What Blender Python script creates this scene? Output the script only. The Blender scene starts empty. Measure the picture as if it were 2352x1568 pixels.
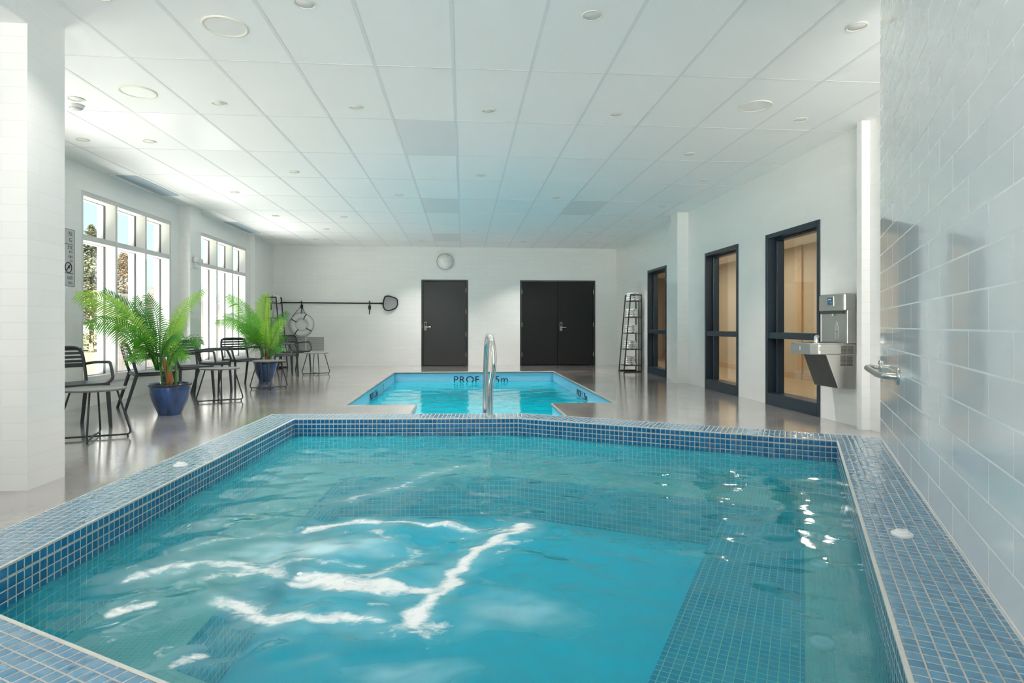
import bpy, bmesh, math, random
import numpy as np
from mathutils import Vector, Matrix
random.seed(7)
SC = bpy.context.scene
COL = SC.collection
PI = math.pi

# ------------------------------------------------------------------ camera numbers (2352 x 1568 frame)
F, U0, V0, HC = 1382.0, 1176.0, 748.0, 1.02
TH = math.atan((1176 - 1065) / F)
CT, ST = math.cos(TH), math.sin(TH)
K = 0.65                       # the tub stands on a raised curb
RZ = HC * (1 - K)              # height of its rim
def tz(z): return RZ + z * K
def ray(u, v):
    a = (u - U0) / F
    return Vector((a * CT + ST, CT - a * ST, -(v - V0) / F))
def onz(u, v, z=0.0):
    r = ray(u, v); t = (z - HC) / r.z
    return Vector((r.x * t, r.y * t, z))
def at(u, v, y):
    r = ray(u, v); t = y / r.y
    return Vector((r.x * t, y, HC + r.z * t))

# ------------------------------------------------------------------ materials
def nt(name):
    m = bpy.data.materials.new(name); m.use_nodes = True
    t = m.node_tree
    for n in list(t.nodes): t.nodes.remove(n)
    o = t.nodes.new('ShaderNodeOutputMaterial')
    return m, t, o
def N(t, kind, **kw):
    n = t.nodes.new(kind)
    for k, v in kw.items(): setattr(n, k, v)
    return n
def S(n, **kw):
    for k, v in kw.items():
        n.inputs[k.replace('_', ' ')].default_value = v
    return n
def c4(c): return (c[0], c[1], c[2], 1.0)
def hexc(r, g, b):
    f = lambda x: ((x / 255 + 0.055) / 1.055) ** 2.4 if x / 255 > 0.04045 else x / 255 / 12.92
    return (f(r), f(g), f(b))
def simple(name, col, rough=0.5, metal=0.0, var=0.0, nscale=8.0, bump=0.0, spec=0.5, stretch=(1, 1, 1), coat=0.0):
    m, t, o = nt(name)
    b = N(t, 'ShaderNodeBsdfPrincipled')
    S(b, Base_Color=c4(col), Roughness=rough, Metallic=metal)
    b.inputs['Specular IOR Level'].default_value = spec
    b.inputs['Coat Weight'].default_value = coat
    t.links.new(b.outputs[0], o.inputs[0])
    if var or bump:
        tc = N(t, 'ShaderNodeTexCoord'); mp = N(t, 'ShaderNodeMapping')
        mp.inputs['Scale'].default_value = stretch
        t.links.new(tc.outputs['Object'], mp.inputs[0])
        ns = N(t, 'ShaderNodeTexNoise'); S(ns, Scale=nscale, Detail=6.0)
        t.links.new(mp.outputs[0], ns.inputs['Vector'])
        if var:
            mx = N(t, 'ShaderNodeMix', data_type='RGBA')
            mx.inputs[6].default_value = c4([max(0, x * (1 - var)) for x in col])
            mx.inputs[7].default_value = c4([min(1, x * (1 + var)) for x in col])
            t.links.new(ns.outputs['Fac'], mx.inputs[0])
            t.links.new(mx.outputs[2], b.inputs['Base Color'])
        if bump:
            bp = N(t, 'ShaderNodeBump'); S(bp, Strength=bump, Distance=0.01)
            t.links.new(ns.outputs['Fac'], bp.inputs['Height'])
            t.links.new(bp.outputs[0], b.inputs['Normal'])
    return m
def tiles(name, w, h, mortar, c1, c2, cm, rough, offset=0.5, bump=0.3, dist=0.002, mrough=0.6, coat=0.0, tilt=0.0, pillow=0.1):
    """tile pattern laid out in the mesh's own metre-scaled UV map"""
    m, t, o = nt(name)
    b = N(t, 'ShaderNodeBsdfPrincipled')
    t.links.new(b.outputs[0], o.inputs[0])
    uv = N(t, 'ShaderNodeUVMap')
    br = N(t, 'ShaderNodeTexBrick'); br.offset = offset; br.squash = 1.0
    br.inputs['Scale'].default_value = 1.0
    br.inputs['Brick Width'].default_value = w
    br.inputs['Row Height'].default_value = h
    br.inputs['Mortar Size'].default_value = mortar
    br.inputs['Mortar Smooth'].default_value = pillow
    br.inputs['Color1'].default_value = c4(c1); br.inputs['Color2'].default_value = c4(c2); br.inputs['Mortar'].default_value = c4(cm)
    t.links.new(uv.outputs[0], br.inputs['Vector'])
    t.links.new(br.outputs['Color'], b.inputs['Base Color'])
    mr = N(t, 'ShaderNodeMapRange'); mr.inputs['To Min'].default_value = rough; mr.inputs['To Max'].default_value = mrough
    t.links.new(br.outputs['Fac'], mr.inputs['Value']); t.links.new(mr.outputs[0], b.inputs['Roughness'])
    b.inputs['Coat Weight'].default_value = coat
    inv = N(t, 'ShaderNodeMath', operation='SUBTRACT'); inv.inputs[0].default_value = 1.0
    t.links.new(br.outputs['Fac'], inv.inputs[1])
    h_out = inv.outputs[0]
    if tilt:
        ns = N(t, 'ShaderNodeTexNoise'); S(ns, Scale=1.0 / w * 0.8, Detail=2.0)
        t.links.new(uv.outputs[0], ns.inputs['Vector'])
        ma = N(t, 'ShaderNodeMath', operation='MULTIPLY_ADD'); ma.inputs[1].default_value = tilt
        t.links.new(ns.outputs['Fac'], ma.inputs[0]); t.links.new(h_out, ma.inputs[2]); h_out = ma.outputs[0]
    bp = N(t, 'ShaderNodeBump'); S(bp, Strength=bump, Distance=dist)
    t.links.new(h_out, bp.inputs['Height']); t.links.new(bp.outputs[0], b.inputs['Normal'])
    return m
def emis(name, col, s):
    m, t, o = nt(name)
    e = N(t, 'ShaderNodeEmission'); S(e, Color=c4(col), Strength=s)
    t.links.new(e.outputs[0], o.inputs[0]); return m
def schlick(t, f0, normal=None):
    """reflectance that is the same from both sides of a thin sheet"""
    ge = N(t, 'ShaderNodeNewGeometry')
    dt = N(t, 'ShaderNodeVectorMath', operation='DOT_PRODUCT')
    t.links.new(normal if normal else ge.outputs['Normal'], dt.inputs[0]); t.links.new(ge.outputs['Incoming'], dt.inputs[1])
    ab = N(t, 'ShaderNodeMath', operation='ABSOLUTE'); t.links.new(dt.outputs['Value'], ab.inputs[0])
    iv = N(t, 'ShaderNodeMath', operation='SUBTRACT', use_clamp=True); iv.inputs[0].default_value = 1.0; t.links.new(ab.outputs[0], iv.inputs[1])
    pw = N(t, 'ShaderNodeMath', operation='POWER'); pw.inputs[1].default_value = 5.0; t.links.new(iv.outputs[0], pw.inputs[0])
    ma = N(t, 'ShaderNodeMath', operation='MULTIPLY_ADD'); ma.inputs[1].default_value = 1 - f0; ma.inputs[2].default_value = f0; t.links.new(pw.outputs[0], ma.inputs[0])
    return ma.outputs[0]
def glassy(name, tint=(0.96, 0.98, 0.97), ior=1.5, rough=0.0):
    m, t, o = nt(name)
    tr = N(t, 'ShaderNodeBsdfTransparent'); S(tr, Color=c4(tint))
    gl = N(t, 'ShaderNodeBsdfGlossy'); S(gl, Roughness=rough)
    mx = N(t, 'ShaderNodeMixShader')
    t.links.new(schlick(t, ((ior - 1) / (ior + 1)) ** 2), mx.inputs[0]); t.links.new(tr.outputs[0], mx.inputs[1]); t.links.new(gl.outputs[0], mx.inputs[2])
    t.links.new(mx.outputs[0], o.inputs[0]); return m

def water(name, tint, milk, milkfac, bscale, bstr, foam=False, ior=1.33):
    m, t, o = nt(name)
    tc = N(t, 'ShaderNodeTexCoord'); mp = N(t, 'ShaderNodeMapping'); mp.inputs['Scale'].default_value = (1, 1.35, 1)
    t.links.new(tc.outputs['Object'], mp.inputs[0])
    ns = N(t, 'ShaderNodeTexNoise'); S(ns, Scale=bscale, Detail=4.0, Roughness=0.55, Distortion=0.6)
    t.links.new(mp.outputs[0], ns.inputs['Vector'])
    bp = N(t, 'ShaderNodeBump'); S(bp, Strength=bstr, Distance=0.02)
    t.links.new(ns.outputs['Fac'], bp.inputs['Height'])
    tr = N(t, 'ShaderNodeBsdfTransparent'); S(tr, Color=c4(tint))
    df = N(t, 'ShaderNodeBsdfDiffuse'); S(df, Color=c4(milk))
    m1 = N(t, 'ShaderNodeMixShader'); m1.inputs[0].default_value = milkfac
    nm = N(t, 'ShaderNodeTexNoise'); S(nm, Scale=2.4, Detail=5.0, Roughness=0.55, Distortion=0.25); t.links.new(mp.outputs[0], nm.inputs['Vector'])
    mm = N(t, 'ShaderNodeMapRange'); mm.inputs['From Min'].default_value = 0.25; mm.inputs['From Max'].default_value = 0.75
    mm.inputs['To Min'].default_value = milkfac * 0.75; mm.inputs['To Max'].default_value = milkfac * 1.3
    t.links.new(nm.outputs['Fac'], mm.inputs['Value'])
    ge = N(t, 'ShaderNodeNewGeometry'); dt = N(t, 'ShaderNodeVectorMath', operation='DOT_PRODUCT')
    t.links.new(ge.outputs['Normal'], dt.inputs[0]); t.links.new(ge.outputs['Incoming'], dt.inputs[1])
    ab = N(t, 'ShaderNodeMath', operation='ABSOLUTE'); t.links.new(dt.outputs['Value'], ab.inputs[0])
    a2 = N(t, 'ShaderNodeMath', operation='ADD'); a2.inputs[1].default_value = 0.03; t.links.new(ab.outputs[0], a2.inputs[0])
    dv = N(t, 'ShaderNodeMath', operation='DIVIDE'); t.links.new(mm.outputs[0], dv.inputs[0]); t.links.new(a2.outputs[0], dv.inputs[1])
    ng = N(t, 'ShaderNodeMath', operation='MULTIPLY'); ng.inputs[1].default_value = -1.0; t.links.new(dv.outputs[0], ng.inputs[0])
    ex = N(t, 'ShaderNodeMath', operation='EXPONENT'); t.links.new(ng.outputs[0], ex.inputs[0])
    om = N(t, 'ShaderNodeMath', operation='SUBTRACT'); om.inputs[0].default_value = 1.0; t.links.new(ex.outputs[0], om.inputs[1])
    mn = N(t, 'ShaderNodeMath', operation='MAXIMUM'); mn.inputs[1].default_value = 0.38; t.links.new(om.outputs[0], mn.inputs[0])
    t.links.new(mn.outputs[0], m1.inputs[0])
    t.links.new(tr.outputs[0], m1.inputs[1]); t.links.new(df.outputs[0], m1.inputs[2])
    gl = N(t, 'ShaderNodeBsdfGlossy'); S(gl, Roughness=0.07)
    t.links.new(bp.outputs[0], gl.inputs['Normal'])
    m2 = N(t, 'ShaderNodeMixShader')
    t.links.new(schlick(t, 0.02, bp.outputs[0]), m2.inputs[0]); t.links.new(m1.outputs[0], m2.inputs[1]); t.links.new(gl.outputs[0], m2.inputs[2])
    last = m2
    if foam:
        # cloudy bubbles under the surface, then white foam on it; both are worked out per vertex from their own outlines
        at_ = N(t, 'ShaderNodeAttribute', attribute_name='foam')
        sp = N(t, 'ShaderNodeSeparateColor'); t.links.new(at_.outputs['Color'], sp.inputs[0])
        cl = N(t, 'ShaderNodeBsdfDiffuse'); S(cl, Color=c4((0.55, 0.86, 0.93)))
        m3 = N(t, 'ShaderNodeMixShader')
        t.links.new(sp.outputs[1], m3.inputs[0]); t.links.new(m1.outputs[0], m3.inputs[1]); t.links.new(cl.outputs[0], m3.inputs[2])
        t.links.new(m3.outputs[0], m2.inputs[1])
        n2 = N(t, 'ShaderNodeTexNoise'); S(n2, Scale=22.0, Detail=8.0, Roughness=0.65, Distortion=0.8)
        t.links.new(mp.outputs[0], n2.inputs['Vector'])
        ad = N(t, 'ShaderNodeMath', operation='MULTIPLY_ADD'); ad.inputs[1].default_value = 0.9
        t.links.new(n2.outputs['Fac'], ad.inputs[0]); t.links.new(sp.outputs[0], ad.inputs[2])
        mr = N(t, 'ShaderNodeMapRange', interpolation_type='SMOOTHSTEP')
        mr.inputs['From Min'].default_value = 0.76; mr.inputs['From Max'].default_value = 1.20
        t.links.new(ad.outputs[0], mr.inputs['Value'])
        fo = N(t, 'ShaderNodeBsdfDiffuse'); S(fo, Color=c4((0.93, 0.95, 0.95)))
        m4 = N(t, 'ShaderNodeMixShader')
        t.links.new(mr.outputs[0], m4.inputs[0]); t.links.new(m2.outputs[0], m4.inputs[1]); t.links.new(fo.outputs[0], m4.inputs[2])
        last = m4
    t.links.new(last.outputs[0], o.inputs[0]); return m

def concrete(name):
    m, t, o = nt(name)
    b = N(t, 'ShaderNodeBsdfPrincipled'); t.links.new(b.outputs[0], o.inputs[0])
    tc = N(t, 'ShaderNodeTexCoord')
    n1 = N(t, 'ShaderNodeTexNoise'); S(n1, Scale=0.9, Detail=9.0, Roughness=0.62, Distortion=0.9)
    n2 = N(t, 'ShaderNodeTexNoise'); S(n2, Scale=70.0, Detail=5.0, Roughness=0.7)
    n3 = N(t, 'ShaderNodeTexNoise'); S(n3, Scale=2.2, Detail=5.0, Distortion=0.4)
    for n in (n1, n2, n3): t.links.new(tc.outputs['Object'], n.inputs['Vector'])
    cr = N(t, 'ShaderNodeValToRGB')
    cr.color_ramp.elements[0].position = 0.3; cr.color_ramp.elements[0].color = c4((0.19, 0.18, 0.17))
    cr.color_ramp.elements[1].position = 0.72; cr.color_ramp.elements[1].color = c4((0.42, 0.405, 0.385))
    t.links.new(n1.outputs['Fac'], cr.inputs[0])
    mx = N(t, 'ShaderNodeMix', data_type='RGBA', blend_type='OVERLAY'); mx.inputs[0].default_value = 0.25
    t.links.new(cr.outputs[0], mx.inputs[6]); t.links.new(n2.outputs['Color'], mx.inputs[7])
    t.links.new(mx.outputs[2], b.inputs['Base Color'])
    mr = N(t, 'ShaderNodeMapRange'); mr.inputs['From Min'].default_value = 0.35; mr.inputs['From Max'].default_value = 0.7
    mr.inputs['To Min'].default_value = 0.10; mr.inputs['To Max'].default_value = 0.26
    t.links.new(n3.outputs['Fac'], mr.inputs['Value']); t.links.new(mr.outputs[0], b.inputs['Roughness'])
    b.inputs['Coat Weight'].default_value = 1.0; b.inputs['Coat Roughness'].default_value = 0.07
    bp = N(t, 'ShaderNodeBump'); S(bp, Strength=0.12, Distance=0.004)
    t.links.new(n2.outputs['Fac'], bp.inputs['Height']); t.links.new(bp.outputs[0], b.inputs['Normal'])
    n4 = N(t, 'ShaderNodeTexNoise'); S(n4, Scale=26.0, Detail=4.0, Roughness=0.6); t.links.new(tc.outputs['Object'], n4.inputs['Vector'])
    bp2 = N(t, 'ShaderNodeBump'); S(bp2, Strength=0.22, Distance=0.004)
    t.links.new(n4.outputs['Fac'], bp2.inputs['Height']); t.links.new(bp2.outputs[0], b.inputs['Coat Normal'])
    return m

M = {}
WHITE = (0.86, 0.86, 0.85)
M['wall'] = tiles('white_wall_tile', 0.406, 0.104, 0.002, (0.86, 0.86, 0.85), (0.84, 0.84, 0.83), (0.74, 0.73, 0.70), 0.09, bump=0.25, dist=0.0015, tilt=0.35)
M['spawall'] = tiles('large_white_tile', 0.396, 0.1075, 0.003, (0.90, 0.905, 0.915), (0.89, 0.895, 0.91), (0.94, 0.94, 0.94), 0.05, bump=0.2, dist=0.0015, tilt=0.3)
M['paint'] = simple('white_paint', (0.85, 0.85, 0.84), 0.55, var=0.02, nscale=3)
M['ceil'] = simple('ceiling_panel', (0.89, 0.89, 0.885), 0.8, var=0.015, nscale=2.0, bump=0.03)
M['ceil_grey'] = simple('ceiling_panel_grey', (0.79, 0.79, 0.79), 0.5, var=0.03, nscale=2.0)
M['ceil_light'] = simple('ceiling_panel_gloss', (0.93, 0.93, 0.93), 0.3, var=0.01, nscale=2.0)
M['tbar'] = simple('ceiling_tee', (0.78, 0.78, 0.785), 0.45, var=0.02)
M['trimwhite'] = simple('white_lacquer', (0.84, 0.84, 0.82), 0.4, var=0.02)
M['lightring'] = simple('downlight_ring', (0.80, 0.77, 0.68), 0.35, var=0.02)
M['floor'] = concrete('polished_concrete')
M['coping'] = simple('concrete_coping', (0.27, 0.26, 0.245), 0.35, var=0.25, nscale=14, bump=0.1)
def mosaic(name, p, g, c1, c2, cm, rough, cush, tilt):
    """small glass tiles: each one cushioned and set at its own slight tilt, laid out in the metre-scaled UV map"""
    m, t, o = nt(name); lk = t.links.new
    b = N(t, 'ShaderNodeBsdfPrincipled'); lk(b.outputs[0], o.inputs[0]); b.inputs['Coat Weight'].default_value = 0.5; b.inputs['Coat Roughness'].default_value = 0.04
    def mth(op, a, c=None, d=None):
        n_ = N(t, 'ShaderNodeMath', operation=op)
        for k, x in enumerate((a, c, d)):
            if x is None: continue
            if isinstance(x, (int, float)): n_.inputs[k].default_value = x
            else: lk(x, n_.inputs[k])
        return n_.outputs[0]
    uv = N(t, 'ShaderNodeUVMap'); sx = N(t, 'ShaderNodeSeparateXYZ'); lk(uv.outputs[0], sx.inputs[0])
    u, v = mth('DIVIDE', sx.outputs[0], p), mth('DIVIDE', sx.outputs[1], p)
    fu, fv = mth('SUBTRACT', mth('FRACT', u), 0.5), mth('SUBTRACT', mth('FRACT', v), 0.5)
    cb = N(t, 'ShaderNodeCombineXYZ'); lk(mth('FLOOR', u), cb.inputs[0]); lk(mth('FLOOR', v), cb.inputs[1])
    wn = N(t, 'ShaderNodeTexWhiteNoise', noise_dimensions='2D'); lk(cb.outputs[0], wn.inputs['Vector'])
    sc = N(t, 'ShaderNodeSeparateColor'); lk(wn.outputs['Color'], sc.inputs[0])
    e = mth('MAXIMUM', mth('ABSOLUTE', fu), mth('ABSOLUTE', fv))
    lim = 0.5 - g / p / 2
    gm = N(t, 'ShaderNodeMapRange'); gm.inputs['From Min'].default_value = lim - 0.012; gm.inputs['From Max'].default_value = lim + 0.012; lk(e, gm.inputs['Value'])
    mx = N(t, 'ShaderNodeMix', data_type='RGBA'); mx.inputs[6].default_value = c4(c1); mx.inputs[7].default_value = c4(c2); lk(sc.outputs[2], mx.inputs[0])
    m2 = N(t, 'ShaderNodeMix', data_type='RGBA'); m2.inputs[7].default_value = c4(cm); lk(mx.outputs[2], m2.inputs[6]); lk(gm.outputs[0], m2.inputs[0]); lk(m2.outputs[2], b.inputs['Base Color'])
    rr = N(t, 'ShaderNodeMapRange'); rr.inputs['To Min'].default_value = rough; rr.inputs['To Max'].default_value = 0.6; lk(gm.outputs[0], rr.inputs['Value']); lk(rr.outputs[0], b.inputs['Roughness'])
    cw = N(t, 'ShaderNodeMapRange'); cw.inputs['To Min'].default_value = 0.5; cw.inputs['To Max'].default_value = 0.0; lk(gm.outputs[0], cw.inputs['Value']); lk(cw.outputs[0], b.inputs['Coat Weight'])
    q4 = mth('ADD', mth('POWER', mth('ABSOLUTE', fu), 3.0), mth('POWER', mth('ABSOLUTE', fv), 3.0))
    tl = mth('ADD', mth('MULTIPLY', mth('SUBTRACT', sc.outputs[0], 0.5), fu), mth('MULTIPLY', mth('SUBTRACT', sc.outputs[1], 0.5), fv))
    hh = mth('ADD', mth('MULTIPLY', q4, -cush * p), mth('MULTIPLY', tl, tilt * p))
    hh = mth('SUBTRACT', hh, mth('MULTIPLY', gm.outputs[0], 0.0012))
    bp = N(t, 'ShaderNodeBump'); S(bp, Strength=1.0, Distance=1.0); lk(hh, bp.inputs['Height']); lk(bp.outputs[0], b.inputs['Normal']); lk(bp.outputs[0], b.inputs['Coat Normal'])
    return m
PT = 0.0306
M['mosaic'] = mosaic('blue_mosaic', PT, 0.0042, (0.004, 0.115, 0.30), (0.008, 0.18, 0.41), (0.62, 0.64, 0.60), 0.06, 0.34, 0.10)
M['stepmosaic'] = mosaic('blue_step_mosaic', PT, 0.0042, (0.004, 0.16, 0.40), (0.008, 0.20, 0.46), (0.45, 0.62, 0.58), 0.1, 0.2, 0.1)
M['mosaic_top'] = mosaic('blue_mosaic_top', PT, 0.0042, (0.045, 0.20, 0.36), (0.08, 0.27, 0.44), (0.50, 0.51, 0.49), 0.07, 0.20, 0.10)
M['benchtile'] = mosaic('pale_bench_mosaic', PT * 0.6, 0.0022, (0.42, 0.50, 0.42), (0.48, 0.55, 0.46), (0.62, 0.62, 0.48), 0.12, 0.15, 0.08)
M['grout'] = simple('mosaic_edge_grout', (0.62, 0.61, 0.57), 0.6, var=0.08, nscale=30)
M['tubfloor'] = simple('turquoise_plaster', (0.0, 0.64, 0.86), 0.35, var=0.06, nscale=3)
M['poolpaint'] = simple('pool_paint', (0.30, 0.66, 0.84), 0.3, var=0.06, nscale=3)
M['poolfloor'] = simple('pool_floor_paint', (0.0, 0.50, 0.66), 0.4, var=0.06, nscale=2)
M['tubwater'] = water('tub_water', (0.72, 0.96, 1.0), (0.02, 0.36, 0.44), 0.30, 7.5, 0.07, foam=True)
M['poolwater'] = water('pool_water', (0.55, 0.90, 0.95), (0.0, 0.44, 0.57), 0.40, 9.0, 0.035)
M['black'] = simple('black_door_paint', (0.011, 0.011, 0.0125), 0.45, var=0.12, nscale=120, bump=0.05, spec=0.25)
M['charcoal'] = simple('charcoal_door_paint', (0.028, 0.028, 0.028), 0.42, var=0.12, nscale=120, bump=0.05)
M['blackframe'] = simple('black_door_frame', (0.022, 0.022, 0.022), 0.35, var=0.05)
M['darkmetal'] = simple('charcoal_powder_coat', (0.028, 0.036, 0.040), 0.42, var=0.08, nscale=40)
M['tabletop'] = simple('grey_table_metal', (0.16, 0.165, 0.165), 0.45, var=0.1, nscale=30)
M['shelfmetal'] = simple('black_shelf_metal', (0.022, 0.021, 0.02), 0.5, var=0.1)
M['shelfboard'] = simple('dark_shelf_board', (0.06, 0.055, 0.045), 0.5, var=0.2, nscale=20, stretch=(1, 8, 1))
M['navyframe'] = simple('navy_black_window_frame', (0.010, 0.026, 0.044), 0.33, var=0.05)
M['steel'] = simple('brushed_steel', (0.56, 0.55, 0.52), 0.30, 1.0, var=0.06, nscale=60, stretch=(1, 1, 30), bump=0.02)
M['locksteel'] = simple('dark_satin_steel', (0.22, 0.22, 0.22), 0.4, 0.7, var=0.05)
M['steelgloss'] = simple('polished_steel', (0.68, 0.68, 0.67), 0.10, 1.0, var=0.02)
M['steeldark'] = simple('dark_grey_panel', (0.085, 0.085, 0.085), 0.45, 0.6, var=0.15, nscale=10)
M['chrome'] = simple('chrome', (0.8, 0.8, 0.8), 0.06, 1.0, var=0.01)
M['slot'] = simple('dark_slot', (0.015, 0.015, 0.015), 0.8, var=0.1)
M['glass'] = glassy('clear_glass')
M['tintglass'] = glassy('corridor_glass', (0.93, 0.93, 0.90), 1.55)
M['winframe'] = simple('window_frame_white', (0.68, 0.67, 0.65), 0.45, var=0.02)
M['gasket'] = simple('dark_gasket', (0.10, 0.10, 0.10), 0.6, var=0.05)
M['towel'] = simple('white_terry', (0.86, 0.86, 0.87), 0.95, var=0.04, nscale=90, bump=0.5)
M['tag'] = simple('black_towel_tag', (0.02, 0.02, 0.025), 0.7, var=0.1)
M['ring'] = simple('white_life_ring', (0.80, 0.80, 0.80), 0.45, var=0.03)
M['rope'] = simple('dark_cord', (0.02, 0.03, 0.035), 0.7, var=0.2)
M['ropelight'] = simple('grab_rope', (0.45, 0.45, 0.46), 0.8, var=0.2)
M['strap'] = simple('life_ring_strap', (0.03, 0.028, 0.022), 0.6, var=0.2)
M['clockface'] = simple('clock_face', (0.90, 0.90, 0.88), 0.35, var=0.01)
M['clockrim'] = simple('clock_rim', (0.45, 0.45, 0.44), 0.25, 0.8, var=0.02)
M['ink'] = simple('black_ink', (0.02, 0.02, 0.02), 0.6, var=0.05)
M['navyink'] = simple('navy_lettering', (0.004, 0.02, 0.06), 0.5, var=0.05)
M['signface'] = simple('grey_sign_face', (0.55, 0.55, 0.55), 0.4, var=0.02)
M['ventblue'] = simple('pale_blue_diffuser', (0.50, 0.60, 0.66), 0.5, var=0.04)
M['ventgrey'] = simple('grille_grey', (0.60, 0.60, 0.59), 0.5, var=0.03)
M['pot'] = None
M['potrim'] = simple('pot_rim_glaze', (0.006, 0.012, 0.035), 0.12, coat=0.6, var=0.2, nscale=20)
M['soil'] = simple('dark_soil', (0.03, 0.022, 0.015), 0.95, var=0.5, nscale=60, bump=1.0)
M['stem'] = simple('palm_stem_green', (0.10, 0.24, 0.04), 0.5, var=0.3, nscale=25)
M['bark'] = simple('palm_sheath_brown', (0.36, 0.13, 0.035), 0.7, var=0.4, nscale=40, stretch=(1, 1, 0.2), bump=0.4)
def leafmat(name, col, tr):
    m, t, o = nt(name)
    b = N(t, 'ShaderNodeBsdfPrincipled'); S(b, Base_Color=c4(col), Roughness=0.38)
    tl = N(t, 'ShaderNodeBsdfTranslucent'); S(tl, Color=c4(tr))
    tc = N(t, 'ShaderNodeTexCoord'); ns = N(t, 'ShaderNodeTexNoise'); S(ns, Scale=14.0, Detail=3.0)
    t.links.new(tc.outputs['Object'], ns.inputs['Vector'])
    mx = N(t, 'ShaderNodeMix', data_type='RGBA'); mx.inputs[6].default_value = c4([x * 0.65 for x in col]); mx.inputs[7].default_value = c4([min(1, x * 1.35) for x in col])
    t.links.new(ns.outputs['Fac'], mx.inputs[0]); t.links.new(mx.outputs[2], b.inputs['Base Color'])
    ms = N(t, 'ShaderNodeMixShader'); ms.inputs[0].default_value = 0.35
    t.links.new(b.outputs[0], ms.inputs[1]); t.links.new(tl.outputs[0], ms.inputs[2]); t.links.new(ms.outputs[0], o.inputs[0])
    return m
M['leaf_dark'] = leafmat('palm_leaf_dark', (0.04, 0.21, 0.03), (0.10, 0.36, 0.03))
M['leaf_mid'] = leafmat('palm_leaf_mid', (0.10, 0.36, 0.035), (0.20, 0.52, 0.04))
M['leaf_lime'] = leafmat('palm_leaf_lime', (0.24, 0.50, 0.04), (0.40, 0.70, 0.05))
def potmat():
    m, t, o = nt('blue_pot_glaze')
    b = N(t, 'ShaderNodeBsdfPrincipled'); S(b, Roughness=0.16); b.inputs['Coat Weight'].default_value = 0.7
    tc = N(t, 'ShaderNodeTexCoord'); mp = N(t, 'ShaderNodeMapping'); mp.inputs['Scale'].default_value = (14, 14, 2.2)
    ns = N(t, 'ShaderNodeTexNoise'); S(ns, Scale=1.0, Detail=6.0)
    t.links.new(tc.outputs['Object'], mp.inputs[0]); t.links.new(mp.outputs[0], ns.inputs['Vector'])
    cr = N(t, 'ShaderNodeValToRGB'); cr.color_ramp.elements[0].position = 0.35; cr.color_ramp.elements[0].color = c4((0.004, 0.018, 0.075))
    cr.color_ramp.elements[1].position = 0.7; cr.color_ramp.elements[1].color = c4((0.012, 0.085, 0.30))
    t.links.new(ns.outputs['Fac'], cr.inputs[0]); t.links.new(cr.outputs[0], b.inputs['Base Color']); t.links.new(b.outputs[0], o.inputs[0])
    return m
M['pot'] = potmat()
M['tan'] = simple('tan_corridor_wall', (0.52, 0.435, 0.315), 0.55, var=0.05, nscale=3)
M['wood'] = simple('corridor_oak', (0.52, 0.37, 0.21), 0.45, var=0.15, nscale=6, stretch=(8, 8, 0.6))
M['wooddoor'] = simple('corridor_brown_door', (0.40, 0.22, 0.09), 0.45, var=0.12, nscale=6, stretch=(8, 8, 0.6))
M['tanfloor'] = simple('corridor_floor', (0.46, 0.37, 0.25), 0.22, var=0.1, nscale=4)
M['lawn'] = simple('lawn_grass', (0.085, 0.088, 0.035), 0.9, var=0.4, nscale=5, bump=0.8)
M['fence'] = simple('weathered_fence_board', (0.075, 0.062, 0.052), 0.8, var=0.15, nscale=7, stretch=(6, 6, 0.5))
M['conifer'] = leafmat('conifer_needles', (0.12, 0.125, 0.07), (0.11, 0.115, 0.06))
M['autumn'] = leafmat('autumn_foliage', (0.21, 0.15, 0.085), (0.2, 0.14, 0.08))
M['treebark'] = simple('tree_bark', (0.16, 0.11, 0.07), 0.9, var=0.3, nscale=20, bump=0.5)
M['lens'] = simple('downlight_lens', (0.80, 0.80, 0.78), 0.3, var=0.02)
M['fill_lit'] = emis('corridor_fill_lens', (1.0, 0.94, 0.85), 0.6)  # glow of the added corridor lamps
M['screen'] = simple('blue_screen', hexc(52, 95, 130), 0.3, var=0.05)
M['screentext'] = simple('white_print', (0.8, 0.85, 0.88), 0.5, var=0.02)
M['jet'] = simple('white_jet_plastic', (0.95, 0.92, 0.90), 0.35, var=0.03)
M['plasticwhite'] = simple('white_plastic', (0.82, 0.82, 0.81), 0.35, var=0.02)
M['netmesh'] = simple('grey_net_fabric', (0.36, 0.37, 0.38), 0.8, var=0.1, nscale=60)
M['rubber'] = simple('black_rubber', (0.02, 0.02, 0.02), 0.7, var=0.1)

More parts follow.
